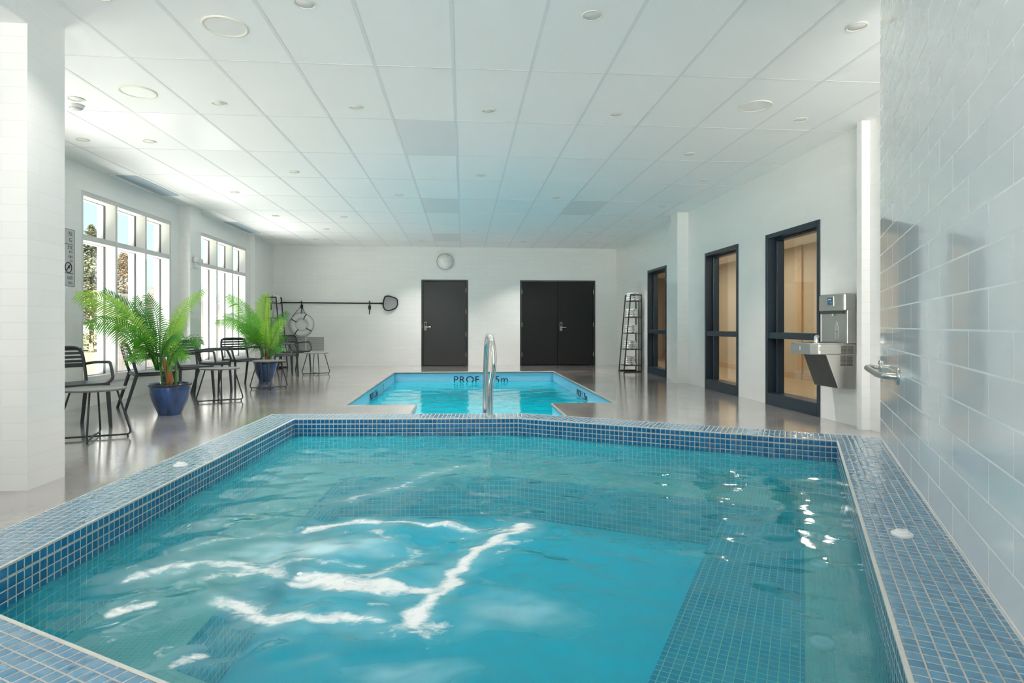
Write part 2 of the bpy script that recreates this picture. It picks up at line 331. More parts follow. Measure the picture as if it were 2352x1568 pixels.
# ------------------------------------------------------------------ mesh builder
class MB:
    def __init__(s): s.v = []; s.f = []; s.uv = []; s.mi = []; s.sm = []
    def add(s, vs, fs, uvs=None, mi=0, sm=False):
        b = len(s.v); s.v += [tuple(x) for x in vs]
        for k, f in enumerate(fs):
            s.f.append([b + i for i in f]); s.mi.append(mi); s.sm.append(sm)
            s.uv.append(uvs[k] if uvs else [(0, 0)] * len(f))
        return s
    def quad(s, a, b, c, d, uv=None, mi=0):
        return s.add([a, b, c, d], [(0, 1, 2, 3)], [uv] if uv else None, mi)
    def box(s, lo, hi, mi=0, mat=None, uvscale=True):
        x0, y0, z0 = lo; x1, y1, z1 = hi
        vs = [Vector(p) for p in ((x0, y0, z0), (x1, y0, z0), (x1, y1, z0), (x0, y1, z0), (x0, y0, z1), (x1, y0, z1), (x1, y1, z1), (x0, y1, z1))]
        fs = [(0, 3, 2, 1), (4, 5, 6, 7), (0, 1, 5, 4), (1, 2, 6, 5), (2, 3, 7, 6), (3, 0, 4, 7)]
        uvs = []
        for f in fs:
            n = (vs[f[1]] - vs[f[0]]).cross(vs[f[2]] - vs[f[1]])
            ax = max(range(3), key=lambda i: abs(n[i]))
            uvs.append([((vs[i].y, vs[i].z) if ax == 0 else (vs[i].x, vs[i].z) if ax == 1 else (vs[i].x, vs[i].y)) for i in f])
        if mat is not None: vs = [mat @ v for v in vs]
        return s.add(vs, fs, uvs, mi)
    def bbox(s, c, size, mat=None, mi=0):
        return s.box([c[i] - size[i] / 2 for i in range(3)], [c[i] + size[i] / 2 for i in range(3)], mi, mat)
    def tube(s, pts, r, seg=8, closed=False, cap=True, mi=0, up=None, sx=1.0):
        pts = [Vector(p) for p in pts]; n = len(pts); rs = r if isinstance(r, (list, tuple)) else [r] * n
        rings = []; prev = None
        for i in range(n):
            a = pts[(i - 1) % n] if (i or closed) else pts[0]; b = pts[(i + 1) % n] if (i < n - 1 or closed) else pts[-1]
            t = (b - a); t = t.normalized() if t.length > 1e-9 else Vector((0, 0, 1))
            if prev is None:
                h = up if up else (Vector((0, 0, 1)) if abs(t.z) < 0.9 else Vector((1, 0, 0)))
            else: h = prev
            x = (h - t * h.dot(t))
            if x.length < 1e-6: x = Vector((1, 0, 0)) - t * t.x
            x.normalize(); prev = x; y = t.cross(x)
            rings.append([pts[i] + x * (math.cos(2 * PI * k / seg) * rs[i]) + y * (math.sin(2 * PI * k / seg) * rs[i] * sx) for k in range(seg)])
        vs = [p for R in rings for p in R]; fs = []
        for i in range(n if closed else n - 1):
            j = (i + 1) % n
            for k in range(seg): fs.append((i * seg + k, i * seg + (k + 1) % seg, j * seg + (k + 1) % seg, j * seg + k))
        s.add(vs, fs, None, mi, True)
        if cap and not closed:
            s.add(rings[0], [tuple(range(seg))[::-1]], None, mi); s.add(rings[-1], [tuple(range(seg))], None, mi)
        return s
    def lathe(s, prof, seg=32, mat=None, mi=0, sm=True):
        vs = []; fs = []
        for (r, z) in prof:
            for k in range(seg):
                a = 2 * PI * k / seg; p = Vector((r * math.cos(a), r * math.sin(a), z))
                vs.append(mat @ p if mat is not None else p)
        for i in range(len(prof) - 1):
            for k in range(seg): fs.append((i * seg + k, i * seg + (k + 1) % seg, (i + 1) * seg + (k + 1) % seg, (i + 1) * seg + k))
        return s.add(vs, fs, None, mi, sm)
    def prism(s, poly, z0, z1, mat=None, mi=0):
        n = len(poly)
        vs = [Vector((p[0], p[1], z0)) for p in poly] + [Vector((p[0], p[1], z1)) for p in poly]
        if mat is not None: vs = [mat @ v for v in vs]
        fs = [tuple(range(n))[::-1], tuple(range(n, 2 * n))] + [(i, (i + 1) % n, n + (i + 1) % n, n + i) for i in range(n)]
        return s.add(vs, fs, None, mi)
    def build(s, name, mats, parent=None, loc=None, bevel=0.0):
        me = bpy.data.meshes.new(name); me.from_pydata(s.v, [], s.f)
        mats = mats if isinstance(mats, (list, tuple)) else [mats]
        for m in mats: me.materials.append(m)
        ul = me.uv_layers.new(name='UVMap')
        flat = [c for f in s.uv for uv in f for c in uv]
        ul.data.foreach_set('uv', flat)
        me.polygons.foreach_set('material_index', s.mi); me.polygons.foreach_set('use_smooth', s.sm)
        me.update()
        o = bpy.data.objects.new(name, me); COL.objects.link(o)
        if parent: o.parent = parent
        if loc is not None: o.location = loc
        if bevel:
            bv = o.modifiers.new('bevel', 'BEVEL'); bv.width = bevel; bv.segments = 2; bv.limit_method = 'ANGLE'
        return o

def tag(o, label=None, cat=None, group=None, kind=None):
    if label: o['label'] = label
    if cat: o['category'] = cat
    if group: o['group'] = group
    if kind: o['kind'] = kind
    return o
def empty(name, loc=(0, 0, 0), rz=0.0):
    o = bpy.data.objects.new(name, None); COL.objects.link(o); o.location = loc; o.rotation_euler = (0, 0, rz); o.empty_display_size = 0.1
    return o
def struct(name, mb, mats, label, cat, parent=None, bevel=0.0):
    o = mb.build(name, mats, parent, bevel=bevel)
    if not parent: tag(o, label, cat, None, 'structure')
    return o
def copy_tree(o, parent=None):
    c = o.copy(); COL.objects.link(c)
    if parent: c.parent = parent
    for ch in list(o.children): copy_tree(ch, c)
    return c
def text_obj(name, body, size, mat, mtx, parent=None, extrude=0.0008, align='LEFT', xs=1.0, spacing=1.0):
    cu = bpy.data.curves.new(name + '_curve', 'FONT'); cu.body = body; cu.size = size; cu.align_x = align; cu.align_y = 'CENTER'; cu.extrude = extrude
    cu.space_character = spacing; cu.resolution_u = 4
    tmp = bpy.data.objects.new(name + '_tmp', cu); COL.objects.link(tmp)
    bpy.context.view_layer.update()
    me = bpy.data.meshes.new_from_object(tmp.evaluated_get(bpy.context.evaluated_depsgraph_get()))
    bpy.data.objects.remove(tmp); bpy.data.curves.remove(cu)
    me.transform(Matrix.Diagonal((xs, 1, 1, 1))); me.transform(mtx); me.name = name
    me.materials.clear(); me.materials.append(mat)
    o = bpy.data.objects.new(name, me); COL.objects.link(o)
    if parent: o.parent = parent
    return o
def frame(origin, xdir, ydir):
    x = Vector(xdir).normalized(); y = Vector(ydir).normalized(); z = x.cross(y)
    return Matrix(((x.x, y.x, z.x, origin[0]), (x.y, y.y, z.y, origin[1]), (x.z, y.z, z.z, origin[2]), (0, 0, 0, 1)))
def arc(c, r, a0, a1, n, fx, fy):
    return [Vector(c) + Vector(fx) * (r * math.cos(a0 + (a1 - a0) * i / n)) + Vector(fy) * (r * math.sin(a0 + (a1 - a0) * i / n)) for i in range(n + 1)]
def fillet(pts, r, n=4):
    pts = [Vector(p) for p in pts]; out = [pts[0]]
    for i in range(1, len(pts) - 1):
        a, b, c = pts[i - 1], pts[i], pts[i + 1]
        d1 = (a - b); d2 = (c - b); q = min(r, d1.length * 0.49, d2.length * 0.49)
        p0 = b + d1.normalized() * q; p2 = b + d2.normalized() * q
        for k in range(n + 1):
            t = k / n; out.append(p0 * (1 - t) ** 2 + b * 2 * t * (1 - t) + p2 * t * t)
    out.append(pts[-1]); return out

# ------------------------------------------------------------------ room numbers
LW, RW, BW, RY, CZ = -4.73, 3.97, 15.45, -2.2, 3.03
WN = Vector((0.863, -0.505, 0)).normalized(); WD = Vector((0.505, 0.863, 0)).normalized(); WC = 0.645 * K   # the angled tiled wall by the hot tub
def wpt(sv, z=0.0, off=0.0): p = WD * (sv * K) + WN * (WC - off); return Vector((p.x, p.y, z))

def wall_holes(mb, P, U, a0, a1, z0, z1, holes, thick, out):
    """upright wall: face through P + U*a, rectangular holes, thickness away from the room"""
    U = Vector(U); out = Vector(out); P = Vector(P)
    As = sorted({a0, a1, *[h[0] for h in holes], *[h[1] for h in holes]}); Zs = sorted({z0, z1, *[h[2] for h in holes], *[h[3] for h in holes]})
    pt = lambda a, z, d=0.0: P + U * a + Vector((0, 0, z)) + out * d
    def hole(a, z): return any(h[0] < a < h[1] and h[2] < z < h[3] for h in holes)
    for i in range(len(As) - 1):
        for j in range(len(Zs) - 1):
            A0, A1, Z0, Z1 = As[i], As[i + 1], Zs[j], Zs[j + 1]
            if hole((A0 + A1) / 2, (Z0 + Z1) / 2): continue
            uv = [(A0, Z0), (A1, Z0), (A1, Z1), (A0, Z1)]
            mb.quad(pt(A0, Z0), pt(A1, Z0), pt(A1, Z1), pt(A0, Z1), uv)
            mb.quad(pt(A0, Z0, thick), pt(A0, Z1, thick), pt(A1, Z1, thick), pt(A1, Z0, thick), [uv[0], uv[3], uv[2], uv[1]])
    for h in list(holes) + [(a0, a1, z0, z1)]:
        A0, A1, Z0, Z1 = h
        for (p, q) in (((A0, Z0), (A1, Z0)), ((A1, Z0), (A1, Z1)), ((A1, Z1), (A0, Z1)), ((A0, Z1), (A0, Z0))):
            mb.quad(pt(*p), pt(*q), pt(*q, thick), pt(*p, thick), [(0, 0), (1, 0), (1, thick), (0, thick)])
    return mb

# ------------------------------------------------------------------ hot tub and pool outlines
TUB = [Vector(p) for p in ((-1.95, 2.455), (-1.845, 6.756), (0.604, 6.622), (3.293, 5.085), (0.797, 0.82))]
def offset(poly, d):
    n = len(poly); out = []
    for i in range(n):
        a, b, c = poly[i - 1], poly[i], poly[(i + 1) % n]
        e1 = (b - a).normalized(); e2 = (c - b).normalized()
        n1 = Vector((-e1.y, e1.x)); n2 = Vector((-e2.y, e2.x))     # outline runs clockwise: left side is outside
        m = (n1 + n2).normalized(); out.append(b + m * (d / m.dot(n1)))
    return out
TUB = [Vector((v[0] * K, v[1] * K)) for v in TUB]
RIM = 0.3705 * K
TUBO = offset(TUB, RIM)
PX0, PX1, PY0, PY1, CX0, CX1 = -1.53, 2.02, 7.87, 13.45, -0.62, 1.165
def online(p, q, x): t = (x - p.x) / (q.x - p.x); return p.y + (q.y - p.y) * t
CY = 6.55
POOL = [Vector(p) for p in ((PX0, PY0), (PX0, PY1), (PX1, PY1), (PX1, PY0), (CX1, PY0), (CX1, CY), (CX0, CY), (CX0, PY0))]

def flat_with_holes(outer, holes, z, thick=0.0):
    bm = bmesh.new()
    for poly in [outer] + holes:
        vs = [bm.verts.new((p[0], p[1], z)) for p in poly]
        for i in range(len(vs)): bm.edges.new((vs[i], vs[(i + 1) % len(vs)]))
    bmesh.ops.triangle_fill(bm, use_beauty=True, use_dissolve=False, edges=bm.edges[:])
    for f in bm.faces:
        if f.normal.z < 0: f.normal_flip()
    return bm
bm = flat_with_holes([(LW - 0.25, RY - 0.2), (RW + 0.2, RY - 0.2), (RW + 0.2, BW + 0.2), (LW - 0.25, BW + 0.2)], [TUBO, POOL], 0.0)
me = bpy.data.meshes.new('floor'); bm.to_mesh(me); bm.free(); me.materials.append(M['floor'])
fl = bpy.data.objects.new('floor', me); COL.objects.link(fl)
tag(fl, 'polished grey brown concrete pool deck with wet sheen', 'floor', None, 'structure')

# ------------------------------------------------------------------ ceiling
mb = MB(); mb.box((LW - 0.25, RY - 0.2, CZ), (RW + 0.2, BW + 0.2, CZ + 0.12))
ceiling = struct('ceiling', mb, M['ceil'], 'white suspended ceiling of large square edged panels', 'ceiling')
GX0, GY0 = -0.08, 4.721
mb = MB()
x = GX0 - 0.605 * 7
while x < RW:
    if x > LW: mb.box((x - 0.0125, RY, CZ - 0.003), (x + 0.0125, BW, CZ))
    x += 0.605
mb2 = MB(); y = GY0 - 1.21 * 5
while y < BW:
    if y > RY: mb2.box((LW, y - 0.0075, CZ - 0.002), (RW, y + 0.0075, CZ))
    y += 1.21
mb.build('ceiling_tee_bar', M['tbar'], ceiling); mb2.build('ceiling_cross_tee', M['tbar'], ceiling)
def panel(ix, iy, mat, nm):
    x0 = GX0 + 0.605 * ix; y0 = GY0 + 1.21 * iy
    b = MB(); b.box((x0 + 0.012, y0 + 0.008, CZ - 0.0015), (x0 + 0.593, y0 + 1.202, CZ)); return b.build(nm, mat, ceiling)
for ix, iy in ((-1, 1), (-1, 4), (3, 4), (-1, 7)): panel(ix, iy, M['ceil_grey'], 'ceiling_panel')
panel(-5, 1, M['ceil_light'], 'ceiling_panel')

# ------------------------------------------------------------------ walls
WIN = [(7.87, 10.17), (11.22, 13.56)]
WINX = [(4.55, 6.85)]                 # further along the same wall, past the column
ZS, ZT = 0.31, 2.71
mb = MB(); wall_holes(mb, (LW, 0, 0), (0, 1, 0), RY, BW + 0.2, 0, CZ, [(a, b, ZS, ZT) for a, b in WIN + WINX], 0.24, (-1, 0, 0))
struct('wall_left', mb, M['wall'], 'white tiled window wall along the left of the room', 'wall')
RWIN = [(6.42, 7.63), (8.43, 9.63), (11.53, 12.735)]
RZT = 2.21
mb = MB(); wall_holes(mb, (RW, 0, 0), (0, 1, 0), RY, BW + 0.2, 0, CZ, [(a, b, 0.0, RZT) for a, b in RWIN], 0.2, (1, 0, 0))
struct('wall_right', mb, M['wall'], 'white tiled wall with three tall corridor windows', 'wall')
D1, D2, DZ = (-1.075, 0.112), (1.446, 3.414), 2.195
mb = MB(); wall_holes(mb, (0, BW, 0), (1, 0, 0), LW - 0.24, RW + 0.2, 0, CZ, [(D1[0], D1[1], 0, DZ), (D2[0], D2[1], 0, DZ)], 0.2, (0, 1, 0))
struct('wall_back', mb, M['wall'], 'white tiled end wall with black doors beyond the pool', 'wall')
mb = MB(); wall_holes(mb, (0, RY, 0), (1, 0, 0), LW - 0.24, RW + 0.2, 0, CZ, [(-2.3, 3.8, 0.05, 2.95)], 0.2, (0, -1, 0))
struct('wall_rear', mb, M['wall'], 'white tiled wall behind the hot tub', 'wall')
mb = MB()
s0, s1 = -1.9, 6.42
for z0, z1 in ((0.0, CZ),):
    a, b = wpt(s0), wpt(s1)
    uv = [(s0 * K + 0.11, z0 - 0.04), (s1 * K + 0.11, z0 - 0.04), (s1 * K + 0.11, z1 - 0.04), (s0 * K + 0.11, z1 - 0.04)]
    mb.quad(wpt(s0, z0), wpt(s0, z1), wpt(s1, z1), wpt(s1, z0), [uv[0], uv[3], uv[2], uv[1]])
    mb.quad(wpt(s1, z0), wpt(s1, z1), wpt(s1, z1, -0.16), wpt(s1, z0, -0.16), [(0, z0), (0, z1), (.16, z1), (.16, z0)])
    mb.quad(wpt(s1, z0, -0.16), wpt(s1, z1, -0.16), wpt(s0, z1, -0.16), wpt(s0, z0, -0.16), [(s1, z0), (s1, z1), (s0, z1), (s0, z0)])
    mb.quad(wpt(s0, z0, -0.16), wpt(s0, z1, -0.16), wpt(s0, z1), wpt(s0, z0), [(0, z0), (0, z1), (.16, z1), (.16, z0)])
    mb.quad(wpt(s0, z1), wpt(s0, z1, -0.16), wpt(s1, z1, -0.16), wpt(s1, z1)); 
struct('wall_near_right', mb, M['spawall'], 'glossy white wall of large tiles beside the hot tub', 'wall')
def column(nm, lo, hi, label):
    b = MB(); b.box(lo, hi); return struct(nm, b, M['wall'], label, 'column')
column('column', (-3.6, 3.95, 0), (-2.69, 4.30, CZ), 'broad white tiled column at the near left of the hot tub')
b = MB(); b.box((-3.6, RY, 2.89), (-2.69, 3.95, CZ)); struct('beam', b, M['wall'], 'white beam running from the near column', 'beam')
column('column', (LW - 0.01, 10.44, 0), (-4.55, 10.86, CZ), 'white tiled column between the two left windows')
column('column', (LW - 0.01, 13.80, 0), (-4.63, 14.20, CZ), 'white tiled column beyond the far left window')
column('column', (3.77, 10.38, 0), (RW + 0.01, 10.72, CZ), 'white tiled column between the corridor windows')
column('column', (3.885, 5.60, 0), (RW + 0.01, 5.672, CZ), 'narrow white tiled column beside the drinking fountain')

# ------------------------------------------------------------------ left windows
def left_window(k, y0, y1, label):
    w = empty('window_%d' % k, (LW, (y0 + y1) / 2, ZS)); tag(w, label, 'window', None, 'structure')
    mid = (y0 + y1) / 2; L = lambda x, y, z: (x, y - mid, z - ZS)
    fr = MB(); gk = MB(); ms = [y0 + (y1 - y0) * i / 3 for i in range(4)]
    zt = 2.13
    fx0, fx1 = -0.135, -0.004
    for i, y in enumerate(ms):
        hw = 0.024; yy = min(max(y, y0 + hw), y1 - hw)
        fr.box(L(fx0, yy - hw, ZS), L(fx1, yy + hw, ZT)); fr.box(L(-0.245, yy - hw, ZS), L(-0.16, yy + hw, ZT)); gk.box(L(-0.16, max(y0, yy - hw - 0.004), ZS), L(fx0, min(y1, yy + hw + 0.004), ZT))
    for z, hz in ((ZS + 0.03, 0.03), (zt, 0.035), (ZT - 0.03, 0.03)):
        fr.box(L(fx0 + 0.001, y0 + 0.002, z - hz), L(fx1 - 0.002, y1 - 0.002, z + hz)); fr.box(L(-0.243, y0 + 0.002, z - hz), L(-0.161, y1 - 0.002, z + hz)); gk.box(L(-0.1595, y0 + 0.002, z - hz - 0.004), L(fx0 - 0.0005, y1 - 0.002, z + hz + 0.004))
    fr.build('window_frame', M['winframe'], w); gk.build('gasket', M['gasket'], w)
    for i in range(3):
        for z0, z1 in ((ZS + 0.06, zt - 0.035), (zt + 0.035, ZT - 0.06)):
            g = MB(); g.box(L(-0.151, ms[i] + 0.02, z0), L(-0.145, ms[i + 1] - 0.02, z1)); g.build('pane', M['glass'], w)
    sl = MB(); sl.box(L(-0.02, y0 - 0.02, ZS - 0.03), L(0.03, y1 + 0.02, ZS)); sl.build('window_sill', M['winframe'], w)
left_window(1, *WIN[0], 'tall white framed window with six panes behind the large palm')
left_window(2, *WIN[1], 'tall white framed window with six panes behind the smaller palm')
for i, (a, b) in enumerate(WINX): left_window(6 + i, a, b, 'tall white framed window in the left wall nearer the camera')
w = empty('window_9', (0.75, RY, 0.05)); tag(w, 'unseen window wall added behind the hot tub for fill daylight', 'window', None, 'structure')  # unseen glazing, added and sized so daylight fills the room from behind
b = MB()
for k in range(6): xx = -3.025 + 6.05 * k / 5; b.box((xx - 0.025, -0.15, 0), (xx + 0.025, -0.02, 2.9))
for zz in (0.0, 2.1, 2.85): b.box((-3.05, -0.149, zz), (3.05, -0.021, zz + 0.05))
b.build('window_frame', M['winframe'], w)
for k in range(5):
    x0 = -3.025 + 6.05 * k / 5
    for z0, z1 in ((0.05, 2.1), (2.15, 2.85)):
        b = MB(); b.box((x0 + 0.025, -0.1, z0), (x0 + 6.05 / 5 - 0.025, -0.094, z1)); b.build('pane', M['glass'], w)

# ------------------------------------------------------------------ corridor windows on the right
def right_window(k, y0, y1, label):
    w = empty('window_%d' % k, (RW, y0, 0)); tag(w, label, 'window', None, 'structure')
    W = y1 - y0; f = MB(); t = 0.055; zb = 0.15; zm0, zm1 = 0.855, 0.935
    f.box((-0.012, 0, 0), (0.20, t, RZT)); f.box((-0.012, W - t, 0), (0.20, W, RZT))
    f.box((-0.012, t, RZT - t), (0.20, W - t, RZT)); f.box((-0.012, t, 0.0), (0.20, W - t, zb)); f.box((0.0, t, zm0), (0.20, W - t, zm1))
    f.build('window_frame', M['navyframe'], w, bevel=0.004)
    s = MB()
    for yy in (t, W - t - 0.05):
        s.box((0.10, yy, zb), (0.19, yy + 0.05, RZT - t))
    s.box((0.10, t, RZT - t - 0.03), (0.19, W - t, RZT - t))
    s.build('glazing_stop', M['navyframe'], w, bevel=0.003)
    b = MB(); b.box((0.098, W - t - 0.035, zb), (0.101, W - t - 0.031, RZT - t)); b.build('edge_trim', M['steel'], w)
    for z0, z1 in ((zb, zm0), (zm1, RZT - t - 0.03)):
        g = MB(); g.box((0.172, t + 0.05, z0), (0.180, W - t - 0.05, z1)); g.build('pane', M['tintglass'], w)
right_window(3, *RWIN[0], 'tall navy framed corridor window beside the drinking fountain')
right_window(4, *RWIN[1], 'tall navy framed corridor window, the middle of three')
right_window(5, *RWIN[2], 'tall navy framed corridor window beside the towel shelf')
# corridor behind the glass
C0, C1, CY0, CY1, CCZ = RW + 0.2, 6.4, 4.6, 19.0, 2.55
b = MB(); b.box((C1, CY0, 0), (C1 + 0.1, CY1, CCZ)); struct('wall_corridor', b, M['tan'], 'tan corridor wall seen through the navy windows', 'wall')
b = MB(); b.box((C0, CY1, 0), (C1 + 0.1, CY1 + 0.1, CCZ)); struct('wall_corridor_end', b, M['tan'], 'tan end wall of the corridor', 'wall')
b = MB(); b.box((C0, CY0 - 0.1, 0), (C1 + 0.1, CY0, CCZ)); struct('wall_corridor_start', b, M['tan'], 'near end wall of the corridor', 'wall')
b = MB(); b.box((C0 - 0.2, BW + 0.2, 0), (C0, CY1 + 0.1, CCZ)); struct('wall_corridor_inner', b, M['tan'], 'inner corridor wall beyond the pool room', 'wall')
b = MB(); b.box((C0 - 0.01, CY0, CCZ), (C1 + 0.1, CY1 + 0.1, CCZ + 0.6)); struct('ceiling_corridor', b, M['ceil'], 'white corridor ceiling', 'ceiling')
b = MB(); b.box((C0, CY0, -0.1), (C1 + 0.1, CY1 + 0.1, 0.0)); struct('floor_corridor', b, M['tanfloor'], 'tan tiled corridor floor', 'floor')
b = MB()
for yy in (10.9, 13.4, 16.2): b.box((C1 - 0.035, yy, 0), (C1, yy + 0.14, CCZ))
struct('trim_1', b, M['wood'], 'oak uprights on the corridor wall', 'trim')
b = MB(); b.box((C1 - 0.02, CY0, 0), (C1, CY1, 0.12)); struct('baseboard_corridor', b, M['wood'], 'oak skirting along the corridor wall', 'baseboard')

# ------------------------------------------------------------------ black doors
def lever(parent, x, z, mirror=1):
    h = MB(); h.box((x - 0.035, -0.022, z - 0.10), (x + 0.035, 0.0, z + 0.12)); o = h.build('door_lock', M['locksteel'], parent, bevel=0.004)
    r = MB(); r.box((x - 0.022, -0.026, z + 0.02), (x + 0.022, -0.021, z + 0.095)); r.build('card_reader', M['rubber'], o)
    l = MB(); l.tube(fillet([(x, -0.02, z - 0.01), (x, -0.06, z - 0.01), (x + 0.13 * mirror, -0.06, z - 0.01)], 0.015), 0.010, 8); l.build('door_handle', M['chrome'], o)
def hinge(parent, x, z):
    h = MB(); h.tube([(x, -0.012, z - 0.055), (x, -0.012, z + 0.055)], 0.008, 8); h.build('hinge', M['steel'], parent)
def door_frame(d, root, x0, x1):
    f = MB(); t = 0.045
    f.box((x0, -0.015, 0), (x0 + t, 0.18, DZ)); f.box((x1 - t, -0.015, 0), (x1, 0.18, DZ)); f.box((x0 + t, -0.015, DZ - t), (x1 - t, 0.18, DZ))
    f.build('door_frame', M['blackframe'], root, bevel=0.004)
    f = MB(); f.box((x0, 0.185, 0), (x1, 0.2, DZ)); f.build('door_light_block', M['blackframe'], root)  # unseen black sheet added behind the leaves to stop daylight at the gaps
d1 = empty('door_1', ((D1[0] + D1[1]) / 2, BW, 0)); tag(d1, 'single charcoal door beneath the round clock', 'door', None, 'structure')
hw = (D1[1] - D1[0]) / 2; door_frame(1, d1, -hw, hw)
b = MB(); b.box((-hw + 0.05, 0.012, 0.012), (hw - 0.05, 0.06, DZ - 0.05)); lf = b.build('door_leaf', M['charcoal'], d1, bevel=0.002)
lever(lf, -hw + 0.105, 1.0)
b = MB(); b.box((-hw + 0.036, -0.018, 0.97), (-hw + 0.043, -0.014, 1.05)); b.build('strike_plate', M['steel'], d1)
for z in (0.28, 0.80, 1.38, 1.93): hinge(lf, hw - 0.052, z)
d2 = empty('door_2', ((D2[0] + D2[1]) / 2, BW, 0)); tag(d2, 'black double door at the right of the end wall', 'door', None, 'structure')
hw = (D2[1] - D2[0]) / 2; door_frame(2, d2, -hw, hw)
for sgn in (-1, 1):
    b = MB(); x0, x1 = sorted((sgn * 0.004, sgn * (hw - 0.05))); b.box((x0, 0.012, 0.012), (x1, 0.06, DZ - 0.05))
    lf = b.build('door_leaf', M['black'], d2, bevel=0.002)
    if sgn > 0: lever(lf, 0.085, 0.99)
    for z in (0.28, 1.05, 1.90): hinge(lf, sgn * (hw - 0.052), z)

# ------------------------------------------------------------------ wall things on the end wall
ck = empty('wall_clock', (-0.476, BW, 2.654)); tag(ck, 'round pale wall clock above the single charcoal door', 'clock')
mt = Matrix.Rotation(PI / 2, 4, 'X')
b = MB(); b.lathe([(0.0, 0.03), (0.19, 0.03), (0.195, 0.03), (0.205, 0.045), (0.213, 0.04), (0.213, 0.0)], 48, mt); b.build('clock_rim', M['clockrim'], ck)
b = MB(); b.lathe([(0.0, 0.034), (0.196, 0.034), (0.196, 0.03)], 48, mt); b.build('clock_face', M['clockface'], ck)
for k in range(12):
    b = MB(); b.box((-0.003, -0.0362, 0.155), (0.003, -0.0345, 0.182), 0, Matrix.Rotation(k * PI / 6, 4, 'Y')); b.build('hour_mark', M['clockrim'], ck)
for nm, a, ln, wd in (('hour_hand', -0.45, 0.09, 0.006), ('minute_hand', 1.5, 0.15, 0.004)):
    b = MB(); b.box((-wd / 2, -0.0385, -0.02), (wd / 2, -0.0365, ln), 0, Matrix.Rotation(a, 4, 'Y')); b.build(nm, M['clockrim'], ck)

# leaf skimmer on its pole, hung on two hooks
sk = empty('pool_skimmer', (-2.9, BW, 1.58)); tag(sk, 'black long handled pool skimmer net hung along the end wall', 'pool net')
X = lambda u, v, d=0.06: at(u, v, BW - d) - Vector((-2.9, BW, 1.58))
b = MB(); b.tube([X(631, 694.5), X(873, 696.5)], 0.017, 10); b.build('pole', M['rubber'], sk)
b = MB(); b.tube([X(866, 696.5), X(880, 696.5)], [0.014, 0.026], 10); b.build('socket', M['rubber'], sk)
outl = [X(881, 690), X(880, 703), X(884, 711), X(893, 713.5), X(908, 708), X(913, 701), X(913, 688), X(908, 684), X(893, 679.5), X(884, 680.5)]
b = MB(); b.tube([p for k_ in range(len(outl)) for p in (outl[k_] * 0.8 + outl[k_ - 1] * 0.2, outl[k_] * 0.8 + outl[(k_ + 1) % len(outl)] * 0.2)], 0.015, 8, closed=True); b.build('net_frame', M['rubber'], sk)
b = MB(); n = len(outl); cen = sum(outl, Vector()) / n; sag = Vector((0, 0.035, 0))
mid = [cen + (p - cen) * 0.6 + sag for p in outl]
vs = outl + mid + [cen + sag]; fs = [(i, (i + 1) % n, n + (i + 1) % n, n + i) for i in range(n)] + [(n + i, n + (i + 1) % n, 2 * n) for i in range(n)]
b.add(vs, fs, None, 0, True); b.build('net', M['netmesh'], sk)
def hook(u, vt, vm, vb, label):
    p = at(u, vm, BW); h = empty('pole_hanger', (p.x, BW, p.z)); tag(h, label, 'hook', 'black hooks for the skimmer pole')
    q = lambda v, d: (0, -d, at(u, v, BW).z - p.z)
    b = MB(); b.tube(fillet([q(vt, 0.085), q(vt, 0.035), q(vm, 0.02), q(vb, 0.03), q(vb, 0.06)], 0.02), 0.011, 8); b.build('hook_arm', M['rubber'], h)
    b = MB(); b.box((-0.03, -0.022, -0.05), (0.03, 0, 0.05)); b.build('wall_plate', M['rubber'], h, bevel=0.004)
hook(693.5, 692, 704, 720, 'black wall hook holding the skimmer pole above the life ring')
hook(849, 692, 706, 721, 'black wall hook holding the skimmer pole near its net')

lr = empty('life_ring', (-4.04, BW, 1.045)); tag(lr, 'white ring lifebuoy hanging by a cord on the end wall', 'life ring')
b = MB(); b.tube([(0.215 * math.cos(a), -0.055, 0.215 * math.sin(a)) for a in [2 * PI * i / 40 for i in range(40)]], 0.068, 14, closed=True, sx=0.8); b.build('ring', M['ring'], lr)
for a in (148, 64, -32, -122):
    a = math.radians(a); c = Vector((0.215 * math.cos(a), -0.055, 0.215 * math.sin(a))); rd = Vector((math.cos(a), 0, math.sin(a)))
    b = MB(); b.tube([c + rd * (0.071 * math.cos(t)) + Vector((0, 0.071 * 0.86 * math.sin(t), 0)) for t in [2 * PI * i / 16 for i in range(16)]], 0.011, 6, closed=True); b.build('strap', M['strap'], lr)
b = MB(); pts = []
for i in range(49):
    a = 2 * PI * i / 48 + math.radians(148); d = abs(math.sin(2 * (a - math.radians(148)))); pts.append((math.cos(a) * (0.292 + 0.02 * d), -0.05, math.sin(a) * (0.292 + 0.02 * d)))
b.tube(pts[:-1], 0.007, 6, closed=True); b.build('grab_rope', M['ropelight'], lr)
b = MB(); top = Vector((0, -0.07, 0.475))
b.tube([(-0.215, -0.075, 0.205), top], 0.006, 6); b.tube([(0.10, -0.075, 0.285), top], 0.006, 6); b.build('cord', M['rope'], lr)

